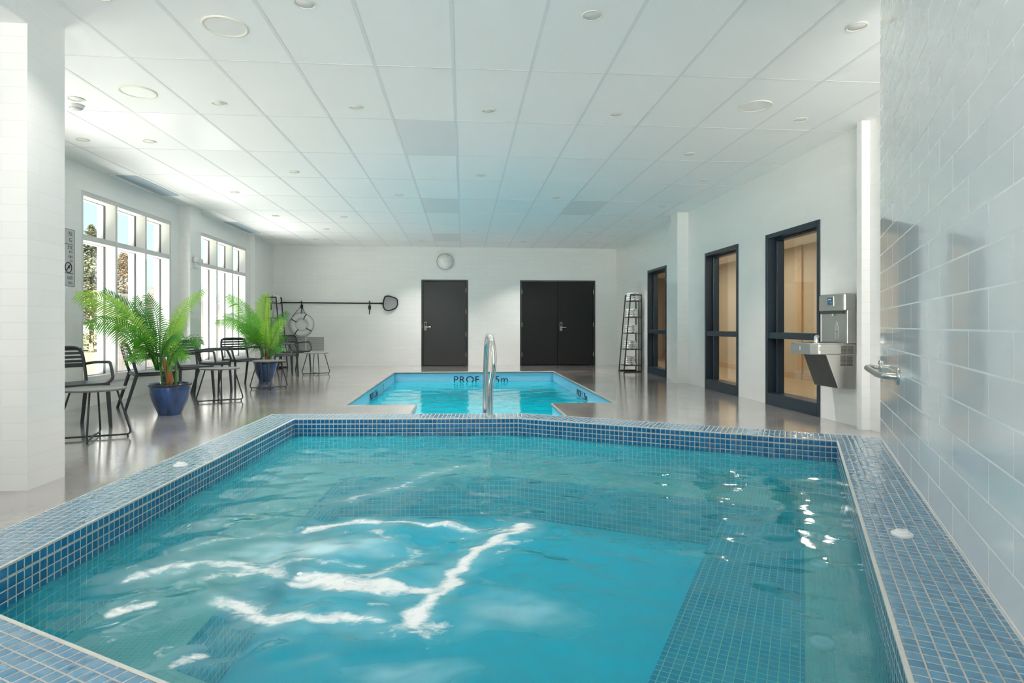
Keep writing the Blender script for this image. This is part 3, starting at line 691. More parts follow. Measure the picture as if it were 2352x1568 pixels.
gr = empty('air_grille', (-3.94, BW, 0.565)); tag(gr, 'white louvred air grille low on the end wall behind a chair', 'air grille')
b = MB(); b.box((-0.47, -0.02, -0.20), (0.47, 0, -0.175)); b.box((-0.47, -0.02, 0.175), (0.47, 0, 0.20)); b.box((-0.47, -0.02, -0.175), (-0.445, 0, 0.175)); b.box((0.445, -0.02, -0.175), (0.47, 0, 0.175)); b.box((-0.012, -0.018, -0.175), (0.012, 0, 0.175)); b.build('grille_frame', M['trimwhite'], gr)
b = MB()
for k in range(17): b.box((-0.445, -0.014, -0.17 + k * 0.0206), (0.445, -0.002, -0.17 + k * 0.0206 + 0.011), 0)
b.build('louvre', M['ventgrey'], gr)
b = MB(); b.box((-0.445, -0.003, -0.175), (0.445, 0.0, 0.175)); b.build('backing', M['locksteel'], gr)

# ------------------------------------------------------------------ hot tub
tub = empty('hot_tub', (0, 0, 0)); tag(tub, 'sunken five sided hot tub with a blue mosaic rim', 'hot tub')
WZ, BZ, FZ = tz(-0.185), tz(-0.50), tz(-0.90)
def strip(mb, a, b, c, d, off0, off1, mi, uoff=0.0):
    L = (b - a).length; e = (b - a).normalized()
    uv = [(0 + uoff, off0), (L + uoff, off0), ((c - a).dot(e) + uoff, off1), ((d - a).dot(e) + uoff, off1)]
    mb.add([(p.x, p.y, 0.0) for p in (a, b, c, d)], [(0, 1, 2, 3)], [uv], mi)
n = len(TUB)
for i in range(n):
    mb = MB(); j = (i + 1) % n
    rings = [TUB, offset(TUB, 0.009), offset(TUB, 0.2355), TUBO]
    ds = [0, 0.009, 0.2355, RIM]
    for k, mi in ((0, 1), (1, 0), (2, 1)):
        A, B = rings[k], rings[k + 1]
        a, b_, c, d = A[i], A[j], B[j], B[i]; e = (TUB[j] - TUB[i]).normalized(); o = TUB[i]
        uv = [((p - o).dot(e), (ds[k] if q < 2 else ds[k + 1]) - 0.009) for q, p in enumerate((a, b_, c, d))]
        mb.add([(p.x, p.y, RZ) for p in (a, b_, c, d)], [(0, 1, 2, 3)], [uv], mi)
    a, b_ = TUBO[i], TUBO[j]; L = (b_ - a).length; mb.quad((a.x, a.y, RZ - 0.006), (b_.x, b_.y, RZ - 0.006), (b_.x, b_.y, 0.0), (a.x, a.y, 0.0), [(0, 0), (L, 0), (L, RZ - 0.006), (0, RZ - 0.006)], 2); mb.quad((a.x, a.y, RZ), (b_.x, b_.y, RZ), (b_.x, b_.y, RZ - 0.006), (a.x, a.y, RZ - 0.006), None, 1)
    a, b_ = TUB[i], TUB[j]; L = (b_ - a).length
    zz = [RZ, RZ - 0.004, RZ - 0.0325, RZ - 0.0360, BZ]; mm = [1, 2, 1, 2]
    for q in range(4):
        w0 = RZ - zz[q] - 0.004 - (0.0034 if q == 3 else 0); w1 = RZ - zz[q + 1] - 0.004 - (0.0034 if q == 3 else 0)
        mb.quad((a.x, a.y, zz[q]), (a.x, a.y, zz[q + 1]), (b_.x, b_.y, zz[q + 1]), (b_.x, b_.y, zz[q]), [(0, w0), (0, w1), (L, w1), (L, w0)], mm[q])
    mb.build('rim', [M['mosaic_top'], M['grout'], M['mosaic']], tub)
def inset(poly, ds):
    n_ = len(poly); out = []
    for i in range(n_):
        a, b, c = poly[i - 1], poly[i], poly[(i + 1) % n_]; e1 = (b - a).normalized(); e2 = (c - b).normalized()
        n1 = Vector((e1.y, -e1.x)); n2 = Vector((e2.y, -e2.x)); d1, d2 = ds[i - 1], ds[i]; det = n1.x * n2.y - n1.y * n2.x
        k1, k2 = n1.dot(b) + d1, n2.dot(b) + d2; out.append(Vector(((k1 * n2.y - n1.y * k2) / det, (n1.x * k2 - k1 * n2.x) / det)))
    return out
INN = inset(TUB, [0.40, 0.36, 0.36, 0.60, 0.40]); INA = inset(TUB, [0.40, 0.36, 0.36, 0.17, 0.40]); SZ = BZ - 0.10
for i in range(n):
    mb = MB(); j = (i + 1) % n; e = (TUB[j] - TUB[i]).normalized(); o = TUB[i]; nn = Vector((e.y, -e.x))
    q = (TUB[i], TUB[j], INA[j], INA[i])
    mb.add([(p.x, p.y, BZ) for p in q], [(0, 1, 2, 3)], [[((p - o).dot(e), (p - o).dot(nn)) for p in q]], 0)
    a, b_ = INA[i], INA[j]; L = (b_ - a).length; zb = SZ if i == 3 else FZ
    mb.quad((a.x, a.y, BZ), (a.x, a.y, zb), (b_.x, b_.y, zb), (b_.x, b_.y, BZ), [(0, 0), (0, BZ - zb), (L, BZ - zb), (L, 0)], 1)
    mb.build('bench', [M['benchtile'], M['mosaic']], tub)
mb = MB(); e = (TUB[4] - TUB[3]).normalized(); nn = Vector((e.y, -e.x)); o = TUB[3]; q = (INA[3], INA[4], INN[4], INN[3])
mb.add([(p.x, p.y, SZ) for p in q], [(0, 1, 2, 3)], [[((p - o).dot(e), (p - o).dot(nn)) for p in q]]); a, b_ = INN[3], INN[4]; L = (b_ - a).length
mb.quad((a.x, a.y, SZ), (a.x, a.y, FZ), (b_.x, b_.y, FZ), (b_.x, b_.y, SZ), [(0, 0), (0, 0.2), (L, 0.2), (L, 0)]); mb.build('step', M['stepmosaic'], tub)
mb = MB(); mb.add([(p.x, p.y, FZ) for p in INN], [tuple(range(n))[::-1]], [[(p.x, p.y) for p in INN][::-1]]); mb.build('tub_floor', M['tubfloor'], tub)
# steps in the corner nearest the grab bar
# water surface
def inside(poly, P):
    x, y = P[:, 0], P[:, 1]; r = np.zeros(len(P), bool); m = len(poly)
    for i in range(m):
        x1, y1 = poly[i]; x2, y2 = poly[(i + 1) % m]
        c = ((y1 > y) != (y2 > y)) & (x < (x2 - x1) * (y - y1) / (y2 - y1 + 1e-12) + x1); r ^= c
    return r
def water_mesh(name, poly, step, z, amp, waves, mat, parent, foamfn=None):
    xs = [p[0] for p in poly]; ys = [p[1] for p in poly]
    X = np.arange(min(xs) - 0.05, max(xs) + 0.05, step); Y = np.arange(min(ys) - 0.05, max(ys) + 0.05, step)
    gx, gy = np.meshgrid(X, Y); P = np.stack([gx.ravel(), gy.ravel()], 1)
    h = np.zeros(len(P))
    for (kx, ky, a, ph) in waves:
        h += a * np.sin(P[:, 0] * kx + P[:, 1] * ky + ph + 0.8 * np.sin(P[:, 0] * ky * 0.31 - P[:, 1] * kx * 0.27 + ph * 2))
    h *= amp
    if foamfn is not None:
        jx, jy = uvz(760, 1300); h *= 0.20 + 0.80 * np.exp(-(((P[:, 0] - jx) / 0.85) ** 2 + ((P[:, 1] - jy) / 0.75) ** 2))
    nx, ny = len(X), len(Y)
    cx = (gx[:-1, :-1] + step / 2).ravel(); cy = (gy[:-1, :-1] + step / 2).ravel()
    keep = inside([tuple(p) for p in poly], np.stack([cx, cy], 1))
    ii, jj = np.meshgrid(np.arange(nx - 1), np.arange(ny - 1)); base = (jj * nx + ii).ravel()[keep]
    faces = np.stack([base, base + 1, base + nx + 1, base + nx], 1)
    used = np.unique(faces); remap = -np.ones(len(P), int); remap[used] = np.arange(len(used))
    me = bpy.data.meshes.new(name)
    V = np.column_stack([P[used], z + h[used]])
    me.from_pydata(V.tolist(), [], remap[faces].tolist()); me.polygons.foreach_set('use_smooth', [True] * len(faces))
    if foamfn is not None:
        col = me.color_attributes.new('foam', 'FLOAT_COLOR', 'POINT')
        f, c = foamfn(P[used]); dat = np.ones((len(used), 4), np.float32); dat[:, 0] = f; dat[:, 1] = c; dat[:, 2] = 0
        col.data.foreach_set('color', dat.ravel())
    me.materials.append(mat); me.update()
    o = bpy.data.objects.new(name, me); COL.objects.link(o); o.parent = parent
    return o
def uvz(u, v): p = onz(u, v, WZ); return (p.x, p.y)
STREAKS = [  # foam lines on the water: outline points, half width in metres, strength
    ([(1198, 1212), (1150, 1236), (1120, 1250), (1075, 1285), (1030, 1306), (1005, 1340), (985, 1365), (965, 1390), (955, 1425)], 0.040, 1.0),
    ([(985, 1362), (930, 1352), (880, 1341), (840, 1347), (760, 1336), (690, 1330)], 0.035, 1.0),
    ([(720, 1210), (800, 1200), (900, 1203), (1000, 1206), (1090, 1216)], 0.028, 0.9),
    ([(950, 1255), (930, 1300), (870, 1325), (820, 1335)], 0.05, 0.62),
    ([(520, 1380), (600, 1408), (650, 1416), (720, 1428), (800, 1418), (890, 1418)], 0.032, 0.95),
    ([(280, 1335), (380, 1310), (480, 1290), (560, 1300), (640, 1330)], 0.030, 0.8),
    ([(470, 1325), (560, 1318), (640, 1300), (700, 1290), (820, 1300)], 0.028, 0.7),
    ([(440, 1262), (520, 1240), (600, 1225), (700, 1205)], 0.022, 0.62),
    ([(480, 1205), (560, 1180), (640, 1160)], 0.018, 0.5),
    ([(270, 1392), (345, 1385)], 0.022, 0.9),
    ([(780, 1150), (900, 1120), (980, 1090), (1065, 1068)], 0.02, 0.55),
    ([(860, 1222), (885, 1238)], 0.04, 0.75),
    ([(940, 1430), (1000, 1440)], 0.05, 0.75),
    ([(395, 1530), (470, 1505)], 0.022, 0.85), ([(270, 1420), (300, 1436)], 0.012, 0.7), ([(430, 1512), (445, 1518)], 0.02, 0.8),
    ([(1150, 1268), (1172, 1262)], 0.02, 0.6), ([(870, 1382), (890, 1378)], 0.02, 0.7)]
CLOUDS = [((730, 1260), 0.40, 0.16, 0.8), ((1180, 1405), 0.22, 0.14, 0.38), ((930, 1545), 0.20, 0.08, 0.35), ((520, 1290), 0.3, 0.10, 0.3), ((620, 1400), 0.3, 0.1, 0.2)]
from mathutils import noise as mnoise
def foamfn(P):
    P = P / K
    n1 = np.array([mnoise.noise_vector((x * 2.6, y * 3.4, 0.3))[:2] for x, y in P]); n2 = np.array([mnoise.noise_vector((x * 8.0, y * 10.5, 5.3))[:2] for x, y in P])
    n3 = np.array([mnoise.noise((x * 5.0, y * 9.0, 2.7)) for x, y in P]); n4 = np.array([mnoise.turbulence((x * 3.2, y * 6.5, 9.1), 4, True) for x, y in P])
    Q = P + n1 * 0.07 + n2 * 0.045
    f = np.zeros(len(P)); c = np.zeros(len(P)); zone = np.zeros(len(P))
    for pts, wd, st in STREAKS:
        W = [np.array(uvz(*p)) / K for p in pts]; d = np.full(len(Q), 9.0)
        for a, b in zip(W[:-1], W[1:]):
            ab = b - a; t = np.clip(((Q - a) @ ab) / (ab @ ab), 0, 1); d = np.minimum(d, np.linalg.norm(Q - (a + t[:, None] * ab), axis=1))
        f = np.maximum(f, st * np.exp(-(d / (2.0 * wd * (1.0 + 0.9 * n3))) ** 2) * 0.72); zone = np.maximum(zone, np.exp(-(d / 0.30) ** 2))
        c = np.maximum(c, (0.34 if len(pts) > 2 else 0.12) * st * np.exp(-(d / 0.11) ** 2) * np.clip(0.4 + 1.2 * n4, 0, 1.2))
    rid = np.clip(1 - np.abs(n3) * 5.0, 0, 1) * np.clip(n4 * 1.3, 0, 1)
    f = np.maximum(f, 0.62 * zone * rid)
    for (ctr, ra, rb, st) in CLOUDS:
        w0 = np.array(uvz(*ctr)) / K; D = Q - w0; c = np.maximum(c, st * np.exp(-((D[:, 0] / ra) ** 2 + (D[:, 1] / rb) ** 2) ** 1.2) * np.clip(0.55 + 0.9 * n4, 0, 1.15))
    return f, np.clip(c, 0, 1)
rng = random.Random(3)
wv = []
for k in range(16):
    lam = K * rng.choice([0.18, 0.25, 0.33, 0.45, 0.6, 0.85]); a = rng.uniform(0, 2 * PI); kk = 2 * PI / lam
    wv.append((kk * math.cos(a), kk * math.sin(a) * 1.25, lam * 0.011, rng.uniform(0, 6)))
tubp = [tuple(p) for p in offset(TUB, 0.02)]
water_mesh('water', tubp, 0.012, WZ, 0.85, wv, M['tubwater'], tub, foamfn)
def disc(mb, c, nrm, r, th):
    nrm = Vector(nrm).normalized(); q = nrm.to_track_quat('Z', 'Y').to_matrix().to_4x4(); q.translation = Vector(c)
    mb.lathe([(0, th), (r * 0.45, th * 1.15), (r * 0.55, th * 0.7), (r * 0.85, th), (r, th * 0.6), (r, 0)], 20, q)
for u, v, z in ((1888, 1480, BZ), (1880, 1298, BZ), (365, 1318, BZ), (520, 1100, BZ)):
    p = onz(u, v, z); b = MB(); disc(b, (p.x, p.y, BZ), (0, 0, 1), 0.036, 0.014); b.build('jet', M['jet'], tub)
for u, v in ((1350, 1048), (1505, 1062), (930, 1030)):
    q = onz(u, v, tz(-0.5)); b = MB()
    disc(b, q, (0, -1, 0.2), 0.045, 0.014); b.build('jet', M['jet'], tub)
def cap(u, v, label):
    p = onz(u, v, RZ); r = empty('air_control_cap', (p.x, p.y, RZ)); tag(r, label, 'control cap', 'white air control caps on the rim')
    b = MB(); b.lathe([(0.031, 0), (0.032, 0.005), (0.029, 0.009), (0.02, 0.010)], 28); b.build('flange', M['plasticwhite'], r)
    b = MB(); b.lathe([(0.022, 0.008), (0.020, 0.015), (0.015, 0.017), (0, 0.017)], 24); b.box((-0.016, -0.003, 0.015), (0.016, 0.003, 0.020)); b.build('knob', M['plasticwhite'], r)
cap(415, 1070, 'white round control cap on the left mosaic rim')
cap(2072, 1229, 'white round control cap on the right mosaic rim beside the tiled wall')

# ------------------------------------------------------------------ swimming pool
pool = empty('swimming_pool', (0, 0, 0)); tag(pool, 'rectangular turquoise swimming pool with painted depth markings', 'swimming pool')
PZ, PB = -0.225, -1.35
b = MB(); m = len(POOL)
for i in range(m):
    a, c = POOL[i], POOL[(i + 1) % m]; L = (c - a).length
    b.quad((a.x, a.y, -0.035), (a.x, a.y, PB), (c.x, c.y, PB), (c.x, c.y, -0.035), [(0, 0), (0, 1), (L, 1), (L, 0)])
b.build('basin', M['poolpaint'], pool)
b = MB(); b.add([(p.x, p.y, PB) for p in POOL], [tuple(range(m))[::-1]]); b.build('pool_floor', M['poolfloor'], pool)
b = MB(); b.box((CX0 + 0.01, CY + 0.01, PB), (CX1 - 0.01, PY0 - 0.02, -0.55)); b.build('step', M['poolpaint'], pool)
b = MB()
for i in range(m):
    a, c = Vector((POOL[i].x, POOL[i].y, -0.02)), Vector((POOL[(i + 1) % m].x, POOL[(i + 1) % m].y, -0.02)); b.tube([a, c], 0.021, 10)
b.build('coping_nosing', M['coping'], pool)
wv2 = []
for k in range(14):
    lam = rng.choice([0.12, 0.2, 0.3, 0.4, 0.55]); a = rng.gauss(PI / 2, 0.7); kk = 2 * PI / lam
    wv2.append((kk * math.cos(a), kk * math.sin(a), lam * 0.0028, rng.uniform(0, 6)))
def off_any(poly, d): return [tuple(p) for p in offset(poly, d)]
water_mesh('water', off_any(POOL, 0.02), 0.03, PZ, 0.55, wv2, M['poolwater'], pool)
def marking(body, org, xd, size, align='CENTER', xs=1.0): text_obj('depth_marking', body, size, M['navyink'], frame(org, xd, (0, 0, 1)), pool, 0.001, align, xs, 1.08)
for body, dx in (('PROF.', -0.27), ('1.35m', 0.33)):
    marking(body, (0.36 + dx, PY1 - 0.004, -0.185), (1, 0, 0), 0.21, xs=1.1)
    marking(body, (PX0 + 0.004, 10.4 + dx * 0.78, -0.165), (0, 1, 0), 0.17)
    marking(body, (PX1 - 0.004, 10.2 - dx * 0.78, -0.165), (0, -1, 0), 0.17)
b = MB(); b.box((PX0, 11.6, -0.2), (PX0 + 0.006, 11.72, -0.09)); b.build('skimmer_slot', M['steel'], pool)

# grab rail between the hot tub and the pool
rl = empty('hand_rail', (0.30 * K, 6.79 * K, RZ + 0.001)); tag(rl, 'polished steel looped hand rail between hot tub and pool', 'hand rail')
o0 = Vector((0.30, 6.79, 0.0)); P = lambda *p: (Vector(p) - o0) * K
pth = [P(0.300, 6.79, 0.004), P(0.300, 6.79, 0.2), P(0.304, 6.79, 0.34), P(0.326, 6.775, 0.47), P(0.338, 6.765, 0.60), P(0.336, 6.77, 0.72), P(0.325, 6.80, 0.82), P(0.308, 6.86, 0.885), P(0.29, 6.95, 0.905), P(0.282, 7.04, 0.885), P(0.274, 7.10, 0.82), P(0.266, 7.14, 0.68), P(0.260, 7.17, 0.45), P(0.257, 7.19, 0.2), P(0.254, 7.20, -0.05), P(0.252, 7.21, -0.549)]
def smooth(p, n=3):
    out = []
    for i in range(len(p) - 1):
        p0, p1, p2, p3 = p[max(0, i - 1)], p[i], p[i + 1], p[min(len(p) - 1, i + 2)]
        for k in range(n):
            t = k / n; out.append(0.5 * ((2 * p1) + (-p0 + p2) * t + (2 * p0 - 5 * p1 + 4 * p2 - p3) * t * t + (-p0 + 3 * p1 - 3 * p2 + p3) * t ** 3))
    return out + [p[-1]]
b = MB(); b.tube(smooth(pth), 0.0195, 16); b.build('rail_tube', M['steelgloss'], rl)
b = MB(); b.lathe([(0.036, 0), (0.034, 0.008), (0.02, 0.013), (0.017, 0.013)], 24); b.build('escutcheon', M['steelgloss'], rl)

# grab bar on the tiled wall
gb0 = 5.26; gz = HC + (0.645 - HC) * K; gb = empty('grab_bar', wpt(gb0, gz)); tag(gb, 'short brushed steel grab bar on the glossy tiled wall', 'grab bar')
G = lambda sv, off: (wpt(sv, gz, off) - wpt(gb0, gz))
b = MB(); b.tube(fillet([G(gb0, 0.006), G(gb0, 0.055), G(gb0 + 0.14, 0.08), G(gb0 + 1.0, 0.08), G(gb0 + 1.12, 0.055), G(gb0 + 1.12, 0.006)], 0.05, 5), 0.0155, 12); b.build('bar', M['steel'], gb)
for sv in (gb0, gb0 + 1.12):
    b = MB(); q = (-WN).to_track_quat('Z', 'Y').to_matrix().to_4x4(); q.translation = G(sv, 0.001); b.lathe([(0.0, 0.010), (0.038, 0.010), (0.041, 0.008), (0.041, 0)], 28, q); b.build('flange', M['steel'], gb)

# ------------------------------------------------------------------ drinking fountain with bottle filler
FY0, FY1 = 5.80, 6.235
df = empty('drinking_fountain', (RW, (FY0 + FY1) / 2, 0)); tag(df, 'stainless steel drinking fountain with bottle filler on the right wall', 'drinking fountain')
W2 = (FY1 - FY0) / 2
b = MB(); b.box((-0.10, -W2, 0.84), (0, W2, 1.30)); b.build('filler_body', M['steel'], df, bevel=0.006)
b = MB(); b.box((-0.135, -W2 - 0.004, 1.17), (0, W2 + 0.004, 1.352)); hd = b.build('filler_head', M['steel'], df, bevel=0.018)
b = MB(); b.box((-0.137, -W2 + 0.03, 1.145), (-0.08, W2 - 0.03, 1.172)); b.build('filler_hood', M['steeldark'], df, bevel=0.004)
b = MB(); b.tube([(-0.112, 0.0, 1.155), (-0.112, 0.0, 1.122)], 0.013, 12); b.build('nozzle', M['plasticwhite'], df)
b = MB(); b.box((-0.142, -0.055, 1.225), (-0.134, 0.055, 1.328)); sc_ = b.build('screen_bezel', M['steel'], df, bevel=0.003)
b = MB(); b.box((-0.1445, -0.042, 1.237), (-0.1415, 0.042, 1.316)); b.build('screen', M['screen'], sc_)
b = MB(); b.box((-0.1455, -0.020, 1.289), (-0.144, 0.028, 1.298)); b.box((-0.1455, -0.026, 1.258), (-0.144, -0.008, 1.266)); b.build('screen_text', M['screentext'], sc_)
b = MB(); bx = -0.1015; bo = [(0.026, 0.888), (0.026, 1.005), (0.014, 1.03), (0.014, 1.052), (-0.014, 1.052), (-0.014, 1.03), (-0.026, 1.005), (-0.026, 0.888)]
b.tube([(bx, y - 0.05, z) for y, z in bo], 0.0022, 6, closed=True); b.tube([(bx, -0.05, 1.062), (bx, -0.05, 1.072)], 0.003, 6); b.build('bottle_symbol', M['screentext'], df)
b = MB(); b.tube([(bx - 0.001, -0.05, 0.962), (bx + 0.001, -0.05, 0.962)], 0.006, 10); b.build('sensor', M['slot'], df)
D = 0.455
prof = [(-D, W2), (-D, -W2 + 0.06), (-D + 0.06, -W2), (0, -W2), (0, W2)]
b = MB(); b.prism(prof, 0.725, 0.838); bs = b.build('basin', M['steel'], df, bevel=0.012)
b = MB(); b.prism([(-D + 0.03, W2 - 0.03), (-D + 0.03, -W2 + 0.07), (-D + 0.07, -W2 + 0.03), (-0.06, -W2 + 0.03), (-0.06, W2 - 0.03)], 0.834, 0.846); b.build('basin_rim', M['steelgloss'], bs, bevel=0.004)
b = MB(); b.lathe([(0.0, 0.8465), (0.06, 0.8475), (0.13, 0.852), (0.135, 0.846)], 28, Matrix.Translation((-0.22, 0.02, 0)) @ Matrix.Diagonal((1.1, 1, 1, 1))); b.build('basin_bowl', M['steeldark'], bs)
b = MB(); b.tube(smooth([Vector(p) for p in ((-0.37, -0.12, 0.84), (-0.37, -0.12, 0.88), (-0.355, -0.10, 0.905), (-0.33, -0.08, 0.905))]), [0.022] * 9 + [0.018], 12); b.build('bubbler', M['chrome'], df)
for y0, y1, x in ((W2 - 0.19, W2 - 0.02, -D - 0.003),):
    b = MB(); b.box((x, y0, 0.765), (x + 0.006, y1, 0.808)); b.build('push_bar', M['steel'], df, bevel=0.002)
b = MB(); b.box((-0.40, -W2 - 0.003, 0.765), (-0.23, -W2 + 0.003, 0.808)); b.build('push_bar', M['steel'], df, bevel=0.002)
lo = [(-0.315, 0.728), (0, 0.728), (0, 0.375), (-0.185, 0.385)]
b = MB(); vs = [(x, -W2 + 0.012, z) for x, z in lo] + [(x, W2 - 0.012, z) for x, z in lo]; b.add(vs, [(0, 3, 2, 1), (4, 5, 6, 7), (0, 1, 5, 4), (1, 2, 6, 5), (2, 3, 7, 6), (3, 0, 4, 7)]); b.build('lower_cabinet', M['steel'], df, bevel=0.003)
b = MB(); nrm = Vector((-0.343, 0, -0.13)).normalized() * 0.006
q = [Vector((-0.312, -W2 + 0.03, 0.722)), Vector((-0.187, -W2 + 0.03, 0.390)), Vector((-0.187, W2 - 0.02, 0.390)), Vector((-0.312, W2 - 0.02, 0.722))]
b.add(q + [p + nrm for p in q], [(4, 5, 6, 7), (0, 1, 5, 4), (1, 2, 6, 5), (2, 3, 7, 6), (3, 0, 4, 7)]); b.build('front_panel', M['steeldark'], df)
for zt, zb, yo in ((0.815, 0.745, -W2 - 0.001), (0.715, 0.610, -W2 + 0.011)):
    b = MB(); z = zt; 
    while z > zb:
        for xa, xb in ((-0.165, -0.105), (-0.098, -0.035)): b.box((xa, yo - 0.0015, z - 0.006), (xb, yo + 0.001, z))
        z -= 0.0135
    b.build('vent_slots', M['slot'], df)

# ------------------------------------------------------------------ ceiling fittings
def downlight(x, y, label, lit=True):
    r = empty('downlight', (x, y, CZ)); tag(r, label, 'ceiling light', 'recessed downlights in the ceiling')
    b = MB(); b.lathe([(0.066, -0.001), (0.068, -0.006), (0.064, -0.009), (0.058, -0.005), (0.057, 0.0)], 28); b.build('trim_ring', M['lightring'], r)
    b = MB(); b.lathe([(0.0, -0.0025), (0.058, -0.0025), (0.058, 0.0)], 24); b.build('lens', M['lens'], r)
    if not -3.3 < x < 2.75: return
    l = bpy.data.lights.new('downlight_fill', 'AREA'); l.shape = 'DISK'; l.size = 0.11; l.energy = FILL * (0.25 if y < 5 else 0.7 if y < 6 else 1.0); l.color = (1.0, 0.94, 0.87); l.spread = math.radians(100)   # fill light added under an unlit fitting; narrow beam hides it from view
    lo_ = bpy.data.objects.new('downlight_fill', l); COL.objects.link(lo_); lo_.parent = r; lo_.location = (0, 0, -0.012)
FILL = 4.8
rows = [(3.84, (-3.42, -2.2, -0.985, 0.83, 2.63), 'nearest to the hot tub', 'first'),
        (5.62, (-3.42, -2.197, -0.986, 0.231, 1.441, 3.27), 'over the near edge of the hot tub', 'second'),
        (6.85, (-4.1, -3.41, 2.63), 'above the hot tub far rim', 'third'),
        (8.05, (-2.2, 0.231, 3.3), 'above the near end of the pool', 'fourth'),
        (9.35, (-3.43, -0.986, 1.441), 'beyond the first window', 'fifth'),
        (9.87, (3.33,), 'near the right hand column', 'sixth'),
        (11.3, (-3.42, -2.2, 3.18), 'above the middle of the pool', 'seventh'),
        (12.75, (-2.84, 0.231, 2.71), 'above the far end of the pool', 'eighth'),
        (14.3, (-3.42, -0.986, 1.441, 3.2), 'close to the end wall', 'last')]
ords = ['first', 'second', 'third', 'fourth', 'fifth', 'sixth']
for y, xs, where, rn in rows:
    for k, x in enumerate(xs):
        downlight(x, y, ('white recessed downlight %s, %s from the window side' % (where, ords[k])) if len(xs) > 1 else 'white recessed downlight ' + where)
def speaker(x, y, label):
    r = empty('ceiling_speaker', (x, y, CZ)); tag(r, label, 'ceiling speaker', 'round ceiling speakers')
    b = MB(); b.lathe([(0.145, 0), (0.147, -0.008), (0.138, -0.011), (0.126, -0.007), (0.124, 0)], 40); b.build('rim', M['lightring'], r)
    b = MB(); b.lathe([(0.0, -0.006), (0.126, -0.005)], 40); b.build('grille', M['trimwhite'], r)
speaker(-1.596, 4.179, 'large round ceiling speaker nearest the camera on the left')
speaker(-2.789, 5.404, 'large round ceiling speaker beside the near column')
speaker(2.658, 5.305, 'large round ceiling speaker near the right wall')
def sens(x, y, label):
    r = empty('smoke_detector', (x, y, CZ)); tag(r, label, 'smoke detector')
    b = MB(); b.lathe([(0.06, 0), (0.06, -0.02), (0.05, -0.03)], 28); b.build('base', M['plasticwhite'], r)
    b = MB(); b.lathe([(0.045, -0.03), (0.04, -0.042), (0.0, -0.044)], 28); b.build('cap', M['ventgrey'], r)
sens(-3.52, 5.78, 'small grey smoke detector half hidden by the near column')
def vent(y0, y1, label):
    r = empty('air_diffuser', (-4.5, (y0 + y1) / 2, CZ)); tag(r, label, 'air diffuser', 'slotted air diffusers above the windows')
    h = (y1 - y0) / 2; b = MB(); w = 0.13
    b.box((-w, -h, -0.010), (w, -h + 0.02, 0)); b.box((-w, h - 0.02, -0.010), (w, h, 0)); b.box((-w, -h + 0.02, -0.010), (-w + 0.018, h - 0.02, 0)); b.box((w - 0.018, -h + 0.02, -0.010), (w, h - 0.02, 0)); b.build('diffuser_frame', M['ventblue'], r)
    b = MB()
    for k in range(9): b.box((-w + 0.02 + k * 0.0245, -h + 0.02, -0.008), (-w + 0.02 + k * 0.0245 + 0.014, h - 0.02, -0.003))
    b.build('slat', M['ventblue'], r)
    b = MB(); b.box((-w + 0.018, -h + 0.02, -0.002), (w - 0.018, h - 0.02, 0)); b.build('backing', M['steeldark'], r)
vent(8.43, 9.65, 'long pale blue slotted air diffuser above the nearer window')
vent(12.07, 13.39, 'long pale blue slotted air diffuser above the farther window')
# emergency light on the column between the windows
p = Vector((-4.55, 10.62, 2.09)); em = empty('emergency_light', p); tag(em, 'small white twin head emergency light on the column between windows', 'emergency light')
b = MB(); b.box((0, -0.06, -0.09), (0.05, 0.06, 0.0)); b.build('battery_box', M['plasticwhite'], em, bevel=0.006)
for dy, dz in ((-0.07, 0.05), (0.06, 0.03)):
    b = MB(); q = Vector((0.8, -0.5, -0.2)).normalized().to_track_quat('Z', 'Y').to_matrix().to_4x4(); q.translation = (0.05, dy, dz)
    b.lathe([(0.0, -0.05), (0.03, -0.045), (0.05, 0.02), (0.05, 0.03), (0.0, 0.028)], 20, q); b.build('lamp_head', M['plasticwhite'], em)
# warning sign beside the window
p = Vector((LW, 7.53, 1.84)); sg = empty('warning_sign', p); tag(sg, 'grey notice with black lettering beside the near window', 'sign')
sh = 0.345; b = MB(); b.box((0, -0.2, -sh), (0.006, 0.2, sh)); b.build('sign_plate', M['signface'], sg)
b = MB(); b.tube([(0.007, -0.195, -sh + 0.005), (0.007, 0.195, -sh + 0.005), (0.007, 0.195, sh - 0.005), (0.007, -0.195, sh - 0.005)], 0.003, 4, closed=True)
for z in (0.16, -0.19): b.box((0.006, -0.17, z - 0.003), (0.0075, 0.17, z + 0.003))
b.build('sign_border', M['ink'], sg)
for body, z, s_ in (('N:', 0.285, 0.075), ('G:', 0.21, 0.07), ('STE', 0.12, 0.06), ('ITY', 0.065, 0.045), ('URS', 0.01, 0.045), ('TH', -0.04, 0.04), ('GER', -0.245, 0.055), ('ING', -0.305, 0.045)):
    text_obj('sign_text', body, s_, M['ink'], frame((0.0065, 0.165, z), (0, 1, 0), (0, 0, 1)), sg, 0.0005, 'RIGHT')
b = MB(); b.tube([(0.008, 0.085 + 0.06 * math.cos(a), -0.12 + 0.06 * math.sin(a)) for a in [2 * PI * i / 28 for i in range(28)]], 0.005, 5, closed=True); b.tube([(0.008, 0.045, -0.16), (0.008, 0.125, -0.08)], 0.005, 5); b.tube([(0.008, 0.07, -0.14), (0.008, 0.09, -0.1), (0.008, 0.105, -0.125)], 0.006, 5); b.build('sign_symbol', M['ink'], sg)

